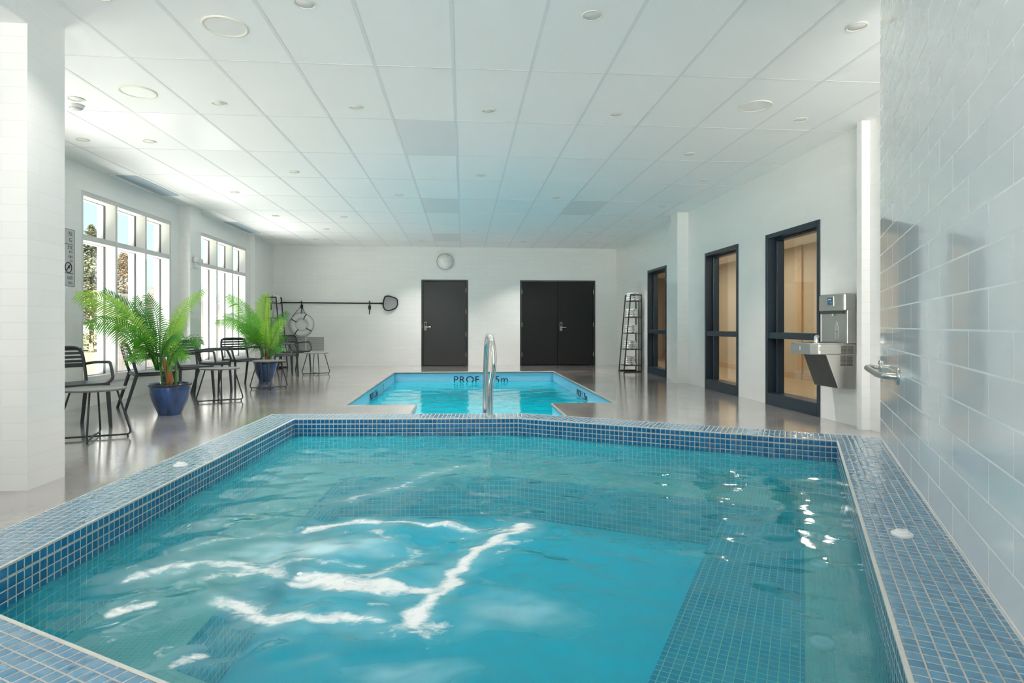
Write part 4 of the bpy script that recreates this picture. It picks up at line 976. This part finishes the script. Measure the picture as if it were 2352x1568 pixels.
# ------------------------------------------------------------------ chairs
def make_chair():
    r = empty('arm_chair')
    b = MB(); seat = []
    hw_, y0, y1, rr = 0.225, -0.20, 0.235, 0.05
    poly = fillet([(-hw_, 0, 0), (-hw_, y1, 0), (hw_, y1, 0), (hw_, y0, 0), (-hw_, y0, 0), (-hw_, 0, 0)], rr, 4)[:-1]
    b.prism([(p.x, p.y) for p in poly][::-1], 0.438, 0.455)
    b.build('seat', M['darkmetal'], r, bevel=0.004)
    b = MB(); b.tube([Vector((p.x * 0.97, p.y * 0.97, 0.425)) for p in poly], 0.016, 6, closed=True); b.build('seat_frame', M['darkmetal'], r)
    for sx in (-1, 1):
        b = MB(); b.tube([(sx * 0.222, 0.215, 0.44), (sx * 0.238, 0.245, 0.0)], [0.021, 0.016], 10); b.build('leg', M['darkmetal'], r)
        b = MB(); b.tube([(sx * 0.222, -0.185, 0.45), (sx * 0.24, -0.315, 0.0)], [0.021, 0.016], 10); b.build('leg', M['darkmetal'], r)
        b = MB(); b.tube(fillet([(sx * 0.232, -0.245, 0.625), (sx * 0.262, -0.10, 0.645), (sx * 0.268, 0.175, 0.655), (sx * 0.262, 0.245, 0.49), (sx * 0.222, 0.215, 0.445)], 0.035, 4), 0.0145, 8); b.build('arm_rest', M['darkmetal'], r)
    b = MB(); up = [(-0.222, -0.185, 0.43), (-0.228, -0.24, 0.62), (-0.215, -0.285, 0.80), (0.215, -0.285, 0.80), (0.228, -0.24, 0.62), (0.222, -0.185, 0.43)]
    b.tube(fillet([up[0], up[1]], 0.01) + fillet([up[1], up[2], up[3], up[4]], 0.09, 6)[1:] + [Vector(up[5])], 0.0165, 8); bk = b.build('back_frame', M['darkmetal'], r)
    for k in range(5):
        z = 0.615 + k * 0.041; t = (z - 0.62) / 0.18; y = -0.24 - 0.045 * max(-0.1, t); w = 0.226 - 0.006 * max(0, t)
        b = MB(); pts = [(-w, y, z), (-w * 0.5, y - 0.016, z), (0, y - 0.021, z), (w * 0.5, y - 0.016, z), (w, y, z)]
        hh = 0.022 if k == 0 else 0.013; vs = []; 
        for px, py, pz in pts: vs += [(px, py - 0.006, pz - hh), (px, py + 0.006, pz - hh), (px, py + 0.006, pz + hh), (px, py - 0.006, pz + hh)]
        fs = []
        for i in range(4):
            for q in range(4): fs.append((i * 4 + q, i * 4 + (q + 1) % 4, (i + 1) * 4 + (q + 1) % 4, (i + 1) * 4 + q))
        fs += [(3, 2, 1, 0), (16, 17, 18, 19)]
        b.add(vs, fs); b.build('back_slat', M['darkmetal'], r, bevel=0.003)
    return r
CH = [((-3.86, 6.27), (0.83, -0.56), 'charcoal slatted armchair half hidden by the near column, beside the nearest table'),
      ((-3.90, 7.86), (0.79, 0.61), 'charcoal armchair behind the large palm, its back towards the near column'),
      ((-3.90, 8.90), (0.77, -0.64), 'charcoal armchair partly screened by the large palm, facing the hot tub'),
      ((-3.93, 9.86), (0.93, 0.36), 'charcoal armchair seen side on behind the second table'),
      ((-3.83, 10.74), (0.74, -0.67), 'charcoal slatted armchair in front of the farther window beside the smaller palm'),
      ((-3.66, 12.55), (0.87, 0.49), 'charcoal armchair standing just beyond the smaller palm'),
      ((-3.80, 13.95), (0.77, -0.64), 'charcoal slatted armchair in front of the air grille, farthest of the row')]
proto = make_chair()
for i, ((x, y), fd, lab) in enumerate(CH):
    c = proto if i == 0 else copy_tree(proto)
    c.location = (x, y, 0); c.rotation_euler = (0, 0, math.atan2(fd[1], fd[0]) - PI / 2)
    tag(c, lab, 'chair', 'charcoal armchairs along the windows')

# ------------------------------------------------------------------ side tables
def make_table():
    r = empty('side_table')
    b = MB(); b.lathe([(0, 0.440), (0.243, 0.440), (0.25, 0.443), (0.25, 0.456), (0.246, 0.459), (0.240, 0.454), (0, 0.453)], 48); b.build('table_top', M['tabletop'], r)
    for k in range(2):
        a = PI / 2 * k; d = Vector((math.cos(a), math.sin(a), 0)); Z = Vector((0, 0, 1)); zc = 0.022 + 0.013 * k
        pts = fillet([d * -0.175 + Z * 0.442, d * -0.292 + Z * 0.022, d * -0.12 + Z * 0.024, Z * zc, d * 0.12 + Z * 0.024, d * 0.292 + Z * 0.022, d * 0.175 + Z * 0.442], 0.05, 5)
        b = MB(); b.tube(pts, 0.0085, 8); lg = b.build('leg_loop', M['darkmetal'], r)
        for sg_ in (-1, 1):
            b = MB(); b.tube([d * (0.262 * sg_) + Z * 0.016, d * (0.262 * sg_)], 0.008, 8); b.build('foot_glide', M['rubber'], lg)
    return r
TB = [((-3.33, 5.72), 0.35, 'low round grey side table nearest the column, on crossed wire legs'),
      ((-3.26, 8.36), 0.45, 'low round grey side table between the two palms, on crossed wire legs'),
      ((-3.16, 10.08), 0.40, 'low round side table standing in front of the smaller palm'),
      ((-3.09, 12.92), 0.45, 'low round side table farthest away, near the end wall')]
proto = make_table()
for i, ((x, y), rz, lab) in enumerate(TB):
    c = proto if i == 0 else copy_tree(proto)
    c.location = (x, y, 0); c.rotation_euler = (0, 0, rz); tag(c, lab, 'table', 'round side tables between the chairs')

# ------------------------------------------------------------------ ladder shelves with towels
def make_shelf():
    r = empty('ladder_shelf')          # local: y depth from the wall (0) to the front, x along the wall
    for sx in (-1, 1):
        x = sx * 0.21; b = MB()
        def bar(p, q, t=0.011): b.tube([p, q], t * 1.3, 4)
        bar((x, 0.03, 0), (x, 0.03, 1.712)); bar((x, 0.42, 0), (x, 0.27, 1.712)); bar((x, 0.03, 1.70), (x, 0.27, 1.70)); bar((x, 0.03, 0.014), (x, 0.42, 0.014))
        b.build('side_frame', M['shelfmetal'], r)
    for z in (0.15, 0.505, 0.86, 1.215, 1.575):
        f = 0.42 - 0.15 * z / 1.712
        b = MB(); b.box((-0.20, 0.03, z - 0.016), (0.20, f, z)); b.build('shelf_board', M['shelfboard'], r, bevel=0.002)
    b = MB(); b.box((-0.02, 0.022, 0.02), (0.02, 0.03, 1.58)); b.build('back_brace', M['shelfmetal'], r)
    return r
ZT_ = (0.15, 0.505, 0.86, 1.215, 1.575)
sh1 = make_shelf(); sh1.location = (3.93, 13.19, 0); sh1.rotation_euler = (0, 0, PI / 2); tag(sh1, 'black ladder shelf of folded towels beside the double door', 'shelf')
sh2 = copy_tree(sh1); sh2.location = (-4.72, 14.92, 0); sh2.rotation_euler = (0, 0, -PI / 2); tag(sh2, 'black ladder shelf of folded towels in the window corner', 'shelf')
def make_towel(seed):
    rg = random.Random(seed)
    r = empty('folded_towel'); b = MB(); L_, D_, H_ = 0.30, 0.20, 0.044
    prof = []
    for k in range(9): a = PI / 2 + PI * k / 8; prof.append((-D_ / 2 + H_ / 2 + math.cos(a) * H_ / 2, H_ / 2 + math.sin(a) * H_ / 2))
    prof += [(D_ / 2 - 0.006, 0.0), (D_ / 2, 0.006), (D_ / 2 - 0.004, H_ * 0.25), (D_ / 2 + 0.001, H_ * 0.5), (D_ / 2 - 0.004, H_ * 0.75), (D_ / 2, H_ - 0.006), (D_ / 2 - 0.006, H_)]
    n_ = len(prof); xs = [-L_ / 2, -L_ / 2 + 0.012, -L_ / 6, L_ / 6, L_ / 2 - 0.012, L_ / 2]; vs = []
    for i, x in enumerate(xs):
        sc = 0.86 if i in (0, 5) else 1.0
        for (py, pz) in prof: vs.append((x + rg.uniform(-0.003, 0.003), py * (0.97 if sc < 1 else 1), H_ / 2 + (pz - H_ / 2) * sc + rg.uniform(-0.0012, 0.0012)))
    fs = [(i * n_ + k, i * n_ + (k + 1) % n_, (i + 1) * n_ + (k + 1) % n_, (i + 1) * n_ + k) for i in range(5) for k in range(n_)] + [tuple(range(n_))[::-1], tuple(range(5 * n_, 6 * n_))]
    b.add(vs, fs, None, 0, True); b.build('towel_cloth', M['towel'], r)
    for yy, xx in ((-D_ / 2 - 0.001, rg.uniform(-0.1, 0.1)),):
        b = MB(); b.box((L_ / 2 - 0.001, rg.uniform(-0.05, 0.0), H_ * 0.3), (L_ / 2 + 0.004, rg.uniform(0.012, 0.03), H_ * 0.62)); b.build('tag', M['tag'], r)
    return r
protos = [make_towel(k) for k in range(4)]
used = [False] * 4
tiern = ['lowest', 'second lowest', 'middle', 'second highest', 'top']; stk = ['bottom', 'second', 'third', 'topmost']
for shelf, tiers, where, sd in ((sh1, (0, 1, 2, 3, 4), 'shelf beside the double door', 1), (sh2, (0, 1, 3, 4), 'shelf in the window corner', -1)):
    for ti in tiers:
        f = (0.42 - 0.15 * ZT_[ti] / 1.712 + 0.03) / 2 + 0.012
        for k in range(4):
            if not used[k]: c = protos[k]; used[k] = True
            else: c = copy_tree(protos[k])
            wx, wy = shelf.location.x - sd * f, shelf.location.y
            c.location = (wx + random.uniform(-0.006, 0.006), wy + random.uniform(-0.01, 0.01) , ZT_[ti] + 0.0455 * k + 0.001)
            c.rotation_euler = (0, 0, -PI / 2 + random.uniform(-0.05, 0.05))
            tag(c, '%s folded white towel on the %s tier of the %s' % (stk[k], tiern[ti], where), 'towel', 'folded towels on the ladder shelves')

# ------------------------------------------------------------------ potted palms
def frond(root, pts, ll, mat, seed, npairs=26, droop=0.35, roll=60):
    """arching palm leaf: rachis through pts, narrow leaflets on both sides"""
    ra = math.radians(roll + random.Random(seed).uniform(-8, 8)); ref = Vector((0, -math.sin(ra), math.cos(ra)))
    rg = random.Random(seed); P_ = smooth([Vector(p) for p in pts], 8); b = MB()
    n_ = len(P_); b.tube(P_, [0.0065 * (1 - 0.85 * i / (n_ - 1)) + 0.0008 for i in range(n_)], 5)
    L = [0.0]
    for i in range(1, n_): L.append(L[-1] + (P_[i] - P_[i - 1]).length)
    npairs = max(11, int(L[-1] * 34))
    def at_(t):
        d = t * L[-1]
        for i in range(1, n_):
            if L[i] >= d: q = (d - L[i - 1]) / max(1e-9, L[i] - L[i - 1]); return P_[i - 1].lerp(P_[i], q), (P_[i] - P_[i - 1]).normalized()
        return P_[-1], (P_[-1] - P_[-2]).normalized()
    for k in range(npairs):
        t = 0.22 + 0.78 * (k + 0.5) / npairs; p, d = at_(t)
        side = d.cross(ref)
        if side.length < 0.1: side = d.cross(Vector((0.3, 0.2, 1)))
        side.normalize(); upv = side.cross(d).normalized()
        ln = ll * (0.45 + 0.55 * math.sin(PI * min(1, 0.12 + t * 0.80))) * (1.0 if t < 0.85 else 1.0 - (t - 0.85) * 2.6)
        for sg_ in (-1, 1):
            l2 = ln * rg.uniform(0.85, 1.1); sw = 0.42 + 0.5 * t
            dir0 = (side * sg_ + d * sw + upv * 0.28).normalized()
            pts_ = []
            for q in range(5):
                u = q / 4; pts_.append(p + dir0 * (l2 * u) + Vector((0, 0, -droop * l2 * u * u)))
            wd = 0.0078 * (0.8 + 0.3 * math.sin(PI * t)); ws = [0.35, 1.0, 0.95, 0.6, 0.05]
            wv_ = (dir0.cross(upv)).normalized(); vs = []
            for q in range(5): vs += [pts_[q] - wv_ * wd * ws[q], pts_[q] + wv_ * wd * ws[q] + upv * 0.002]
            b.add(vs, [(2 * q, 2 * q + 1, 2 * q + 3, 2 * q + 2) for q in range(4)], None, 0, True)
    return b.build('frond', mat, root)
def palm(loc, scale, label, fronds, trunks, seed):
    r = empty('potted_palm', loc); tag(r, label, 'potted plant', None)
    k = scale; O = Vector(loc)
    b = MB(); b.lathe([(0, 0.0), (0.118 * k, 0.0), (0.122 * k, 0.004), (0.125 * k, 0.02), (0.150 * k, 0.08), (0.182 * k, 0.16), (0.203 * k, 0.245), (0.211 * k, 0.315 * k / k), (0.208 * k, 0.325)], 48); b.build('pot', M['pot'], r)
    b = MB(); b.lathe([(0.208 * k, 0.322), (0.222 * k, 0.328), (0.228 * k, 0.345), (0.222 * k, 0.358), (0.208 * k, 0.356), (0.200 * k, 0.335), (0.196 * k, 0.28)], 48); b.build('pot_rim', M['potrim'], r)
    b = MB(); b.lathe([(0, 0.292), (0.10 * k, 0.296), (0.2 * k, 0.285)], 32); b.build('soil', M['soil'], r)
    for pts, rad, sheath in trunks:
        P_ = smooth([Vector(p) for p in pts], 5); n_ = len(P_); b = MB()
        b.tube(P_, [rad * (1 - 0.45 * i / (n_ - 1)) for i in range(n_)], 10); t = b.build('trunk', M['stem'], r)
        if sheath:
            i0, i1 = int(n_ * sheath[0]), int(n_ * sheath[1]); b = MB(); b.tube(P_[i0:i1 + 1], [rad * (1 - 0.45 * i / (n_ - 1)) * 1.16 for i in range(i0, i1 + 1)], 10); b.build('sheath', M['bark'], t)
    for i, (pix, dep, ll, mat, dr, *rl_) in enumerate(fronds):
        Y0 = loc[1]; pts = []
        for (u, v), dd in zip(pix, dep): pts.append(at(u, v, Y0 + dd) - O)
        frond(r, pts, ll, M[mat], seed * 100 + i, 30, dr, rl_[0] if rl_ else 62)
    return r
PL1 = (-3.38, 7.24, 0.0)
fr1 = [
    ([(362, 850), (345, 800), (300, 735), (240, 690), (178, 676)], (0, 0, -0.05, -0.12, -0.18), 0.22, 'leaf_lime', 0.45, 78),
    ([(362, 850), (340, 795), (285, 750), (240, 737), (201, 744)], (0, -0.05, -0.2, -0.32, -0.4), 0.20, 'leaf_mid', 0.5, 75),
    ([(364, 850), (345, 785), (305, 720), (270, 690), (240, 666)], (0, 0.1, 0.22, 0.3, 0.34), 0.17, 'leaf_dark', 0.3),
    ([(366, 850), (355, 790), (335, 735), (318, 705), (312, 682)], (0, 0.08, 0.2, 0.28, 0.3), 0.16, 'leaf_dark', 0.25),
    ([(368, 850), (366, 780), (360, 730), (350, 700), (338, 677)], (0, 0.03, 0.05, 0.07, 0.1), 0.18, 'leaf_dark', 0.45),
    ([(382, 840), (390, 790), (408, 735), (432, 695), (467, 668)], (0, -0.02, -0.04, -0.06, -0.06), 0.15, 'leaf_lime', 0.5, 60),
    ([(384, 845), (395, 800), (405, 770), (415, 745), (420, 725)], (0, 0.1, 0.2, 0.3, 0.4), 0.15, 'leaf_lime', 0.25),
    ([(384, 850), (405, 805), (432, 780), (450, 775), (462, 790)], (0, -0.08, -0.15, -0.2, -0.24), 0.14, 'leaf_dark', 0.6),
    ([(360, 850), (345, 810), (325, 780), (300, 765), (278, 762)], (0, -0.15, -0.3, -0.42, -0.5), 0.17, 'leaf_dark', 0.5),
    ([(358, 850), (345, 815), (330, 800), (318, 808), (310, 830)], (0, -0.12, -0.26, -0.36, -0.44), 0.18, 'leaf_mid', 0.5),
    ([(372, 850), (372, 800), (378, 770), (388, 748), (400, 735)], (0, -0.1, -0.25, -0.35, -0.45), 0.16, 'leaf_mid', 0.5),
    ([(385, 850), (395, 820), (408, 806), (422, 808), (430, 822)], (0, -0.15, -0.25, -0.3, -0.34), 0.13, 'leaf_mid', 0.5),
    ([(364, 850), (358, 800), (352, 772), (342, 758), (328, 756)], (0, -0.2, -0.35, -0.45, -0.55), 0.16, 'leaf_dark', 0.55),
    ([(368, 845), (376, 800), (390, 776), (405, 768), (418, 776)], (0, -0.2, -0.32, -0.42, -0.5), 0.15, 'leaf_dark', 0.55),
]
tr1 = [([(-0.02, 0, 0.29), (-0.025, 0.0, 0.42), (-0.06, 0.01, 0.56), (-0.09, 0.02, 0.7)], 0.024, (0.5, 0.78)),
       ([(0.01, -0.04, 0.29), (0.015, -0.04, 0.42), (0.005, -0.03, 0.55), (-0.01, -0.01, 0.72)], 0.034, (0.12, 0.5)),
       ([(-0.07, -0.03, 0.29), (-0.085, -0.02, 0.45), (-0.12, 0.0, 0.6)], 0.014, None), ([(0.07, -0.02, 0.29), (0.07, 0.0, 0.5), (0.05, 0.0, 0.66)], 0.017, None)]
palm(PL1, 1.0, 'large potted palm in a blue glazed pot in front of the nearer window', fr1, tr1, 1)
PL2 = (-3.66, 11.48, 0.0)
fr2 = [
    ([(606, 815), (598, 775), (575, 735), (552, 700), (524, 679)], (0, 0, 0.02, 0.05, 0.08), 0.24, 'leaf_mid', 0.4),
    ([(604, 815), (590, 790), (560, 755), (530, 740), (497, 738)], (0, -0.05, -0.2, -0.3, -0.35), 0.18, 'leaf_mid', 0.5),
    ([(605, 815), (592, 780), (565, 745), (540, 730), (515, 724)], (0, 0.15, 0.3, 0.4, 0.45), 0.2, 'leaf_dark', 0.3),
    ([(608, 815), (606, 775), (604, 735), (606, 705), (612, 676)], (0, 0.2, 0.35, 0.45, 0.5), 0.26, 'leaf_lime', 0.2),
    ([(612, 815), (620, 780), (632, 750), (646, 732), (660, 718)], (0, 0.1, 0.2, 0.3, 0.34), 0.2, 'leaf_dark', 0.3),
    ([(612, 815), (622, 790), (634, 765), (645, 745), (652, 733)], (0, -0.15, -0.3, -0.4, -0.45), 0.24, 'leaf_lime', 0.35),
    ([(608, 818), (610, 790), (612, 765), (612, 748), (611, 738)], (0, -0.2, -0.35, -0.45, -0.5), 0.24, 'leaf_lime', 0.35),
    ([(612, 818), (628, 790), (642, 775), (650, 770), (656, 775)], (0, -0.05, -0.1, -0.14, -0.16), 0.2, 'leaf_dark', 0.5),
    ([(612, 820), (625, 802), (636, 795), (645, 797), (650, 806)], (0, -0.15, -0.3, -0.4, -0.5), 0.16, 'leaf_dark', 0.6),
    ([(604, 818), (592, 795), (580, 785), (568, 785), (560, 795)], (0, -0.2, -0.4, -0.5, -0.6), 0.2, 'leaf_dark', 0.5),
    ([(606, 818), (596, 785), (582, 765), (565, 752), (550, 748)], (0, -0.25, -0.4, -0.5, -0.55), 0.22, 'leaf_dark', 0.4),
    ([(606, 816), (598, 770), (590, 745), (582, 728), (575, 718)], (0, 0.1, 0.2, 0.25, 0.3), 0.22, 'leaf_mid', 0.3),
]
tr2 = [([(0.0, 0, 0.29), (0.02, 0, 0.42), (0.04, 0, 0.56)], 0.03, (0.3, 0.8)), ([(-0.05, 0, 0.29), (-0.07, 0, 0.45), (-0.09, 0, 0.6)], 0.02, None), ([(0.07, 0, 0.29), (0.09, 0, 0.42), (0.10, 0, 0.55)], 0.02, None)]
palm(PL2, 0.95, 'smaller potted palm in a blue glazed pot in front of the farther window', fr2, tr2, 2)

# ------------------------------------------------------------------ outdoors
b = MB(); b.quad((-90, -40, -0.12), (-7.0, -40, -0.12), (-7.0, 90, -0.12), (-90, 90, -0.12)); o = b.build('lawn', M['lawn']); tag(o, 'sunlit lawn outside the windows', 'lawn', None, 'structure')
def fence(x0, y0, x1, y1, h, label):
    f = empty('garden_fence', (x0, y0, -0.1)); tag(f, label, 'fence')
    L = math.hypot(x1 - x0, y1 - y0); f.rotation_euler = (0, 0, math.atan2(y1 - y0, x1 - x0))
    b = MB(); x = 0
    while x < L: b.box((x, -0.012, 0.05), (min(L, x + 0.138), 0.012, h)); x += 0.145
    b.build('board_panel', M['fence'], f)
    b = MB(); b.box((0, -0.05, h), (L, 0.05, h + 0.05)); b.box((0, 0.012, h * 0.25), (L, 0.05, h * 0.25 + 0.09)); b.box((0, 0.012, h * 0.8), (L, 0.05, h * 0.8 + 0.09)); b.build('rail', M['fence'], f)
    x = 0
    while x <= L: 
        b = MB(); b.box((x - 0.05, 0.0, 0), (x + 0.05, 0.1, h + 0.1)); b.build('post', M['fence'], f); x += 2.4
fence(-7.2, 13.2, -7.2, 27.6, 1.75, 'weathered board fence running beside the path outside')
def conifer(x, y, h, rad, mat, seed, label, nm='conifer_tree'):
    rg = random.Random(seed); t = empty(nm, (x, y, -0.12)); tag(t, label, 'tree', 'trees beyond the lawn')
    b = MB(); b.tube([(0, 0, 0), (0, 0, h * 0.95)], [h * 0.02, h * 0.004], 8); b.build('trunk', M['treebark'], t)
    b = MB(); n_ = 7000
    for k in range(n_):
        u = rg.random() ** 0.75; z = h * (0.06 + 0.94 * u); R = rad * (1 - u) ** 0.8 * (0.75 + 0.25 * math.sin(z * 5.1 + seed)) + 0.05
        a = rg.uniform(0, 2 * PI); rr = R * math.sqrt(rg.uniform(0.25, 1)); c = Vector((rr * math.cos(a), rr * math.sin(a), z - rr * 0.25 + rg.uniform(-0.15, 0.15)))
        s_ = h * rg.uniform(0.008, 0.019); d = Vector((math.cos(a), math.sin(a), rg.uniform(-0.6, 0.3))).normalized(); sd = Vector((-math.sin(a), math.cos(a), rg.uniform(-0.5, 0.5))).normalized()
        b.add([c - d * s_ - sd * s_ * 0.6, c + d * s_ * 1.2, c - d * s_ * 0.6 + sd * s_ * 0.7], [(0, 1, 2)])
    b.build('foliage', mat, t)
conifer(-16.4, 28.0, 5.5, 2.3, M['conifer'], 1, 'tall pale green conifer seen through the first window bay')
conifer(-22.0, 36.0, 6.2, 2.6, M['conifer'], 2, 'broad green conifer behind the tall one at the first window bay')
conifer(-17.4, 32.4, 4.9, 1.7, M['autumn'], 3, 'orange autumn tree seen through the second window bay', 'autumn_tree')
conifer(-17.0, 36.5, 6.4, 1.9, M['autumn'], 4, 'orange autumn tree seen past the third window bay', 'autumn_tree')
conifer(-19.3, 31.0, 1.9, 1.0, M['conifer'], 5, 'low dark bush at the foot of the conifer', 'garden_bush')

# ------------------------------------------------------------------ light
SUNROT = 180
wd = bpy.data.worlds.new('sky'); SC.world = wd; wd.use_nodes = True; t = wd.node_tree
for n_ in list(t.nodes): t.nodes.remove(n_)
sky = t.nodes.new('ShaderNodeTexSky'); sky.sky_type = 'NISHITA'; sky.sun_disc = False; sky.sun_elevation = math.radians(50); sky.sun_rotation = math.radians(SUNROT); sky.altitude = 50; sky.air_density = 1.0; sky.dust_density = 2.5
bg = t.nodes.new('ShaderNodeBackground'); bg.inputs[1].default_value = 0.06
mxw = t.nodes.new('ShaderNodeMix'); mxw.data_type = 'RGBA'; mxw.inputs[0].default_value = 0.15; mxw.inputs[7].default_value = (3.4, 3.6, 3.8, 1)
t.links.new(sky.outputs[0], mxw.inputs[6])
ow = t.nodes.new('ShaderNodeOutputWorld'); t.links.new(mxw.outputs[2], bg.inputs[0])
# below the horizon the world glows: fill light added in place of paving
gb_ = t.nodes.new('ShaderNodeBackground'); gb_.inputs[0].default_value = (1.0, 0.965, 0.935, 1); gb_.inputs[1].default_value = 3.4
tcw = t.nodes.new('ShaderNodeTexCoord'); sxw = t.nodes.new('ShaderNodeSeparateXYZ'); ltw = t.nodes.new('ShaderNodeMath'); ltw.operation = 'LESS_THAN'; ltw.inputs[1].default_value = 0.0
msw = t.nodes.new('ShaderNodeMixShader')
t.links.new(tcw.outputs['Generated'], sxw.inputs[0]); t.links.new(sxw.outputs[2], ltw.inputs[0]); t.links.new(ltw.outputs[0], msw.inputs[0])
t.links.new(bg.outputs[0], msw.inputs[1]); t.links.new(gb_.outputs[0], msw.inputs[2]); t.links.new(msw.outputs[0], ow.inputs[0])
sun = bpy.data.lights.new('sun', 'SUN'); sun.energy = 13.0; sun.angle = math.radians(0.6); sun.color = (1.0, 0.985, 0.97)
so = bpy.data.objects.new('sun', sun); COL.objects.link(so); so.rotation_euler = Vector((-0.12, 0.62, -0.78)).to_track_quat('-Z', 'Y').to_euler()
# daylight portals in the window openings
def portal(c, sx, sy, d):
    l = bpy.data.lights.new('window_portal', 'AREA'); l.shape = 'RECTANGLE'; l.size = sx; l.size_y = sy; l.cycles.is_portal = True
    o = bpy.data.objects.new('window_portal', l); COL.objects.link(o); o.location = c; o.rotation_euler = Vector(d).to_track_quat('-Z', 'Y').to_euler()
for a, b_ in WIN + WINX: portal((LW - 0.26, (a + b_) / 2, (ZS + ZT) / 2), b_ - a, ZT - ZS, (1, 0, 0))
portal((0.75, RY - 0.22, 1.5), 6.1, 2.9, (0, 1, 0))
# unseen ceiling lamps added to light the corridor
for y, wh in ((6.5, 'nearest the drinking fountain'), (8.8, 'behind the middle corridor window'), (11.2, 'between the middle and far corridor windows'), (13.6, 'beyond the far corridor window'), (16.0, 'at the far end of the corridor')):
    r = empty('corridor_ceiling_fill', (5.3, y, CCZ)); tag(r, 'unseen fill lamp added on the corridor ceiling ' + wh, 'ceiling light', 'added corridor fill lamps')
    b = MB(); b.lathe([(0.13, 0), (0.13, -0.03), (0.10, -0.045), (0, -0.05)], 28); b.build('fill_lamp_shade', M['fill_lit'], r)
    l = bpy.data.lights.new('corridor_fill_light', 'AREA'); l.shape = 'DISK'; l.size = 0.24; l.energy = 5.0; l.color = (1.0, 0.93, 0.83)
    lo_ = bpy.data.objects.new('corridor_fill_light', l); COL.objects.link(lo_); lo_.parent = r; lo_.location = (0, 0, -0.06)

# ------------------------------------------------------------------ camera and view
cam = bpy.data.cameras.new('camera'); co = bpy.data.objects.new('camera', cam); COL.objects.link(co); SC.camera = co
cam.sensor_fit = 'HORIZONTAL'; cam.sensor_width = 36.0; cam.lens = F / 2352 * 36.0
cam.shift_x = 0.0; cam.shift_y = -(784 - V0) / 2352.0; cam.clip_start = 0.02; cam.clip_end = 400
co.location = (0, 0, HC); co.rotation_euler = (PI / 2, 0, -TH)
SC.view_settings.view_transform = 'Standard'; SC.view_settings.look = 'None'; SC.view_settings.gamma = 1.0
SC.view_settings.exposure = 2.32; SC.view_settings.use_curve_mapping = False
cy = SC.cycles
cy.use_denoising = True; cy.use_adaptive_sampling = True; cy.adaptive_threshold = 0.10; cy.adaptive_min_samples = 16; cy.max_bounces = 9; cy.diffuse_bounces = 6; cy.glossy_bounces = 4; cy.transparent_max_bounces = 12; cy.transmission_bounces = 6
cy.sample_clamp_indirect = 6.0; cy.caustics_reflective = False; cy.caustics_refractive = False; cy.blur_glossy = 0.5
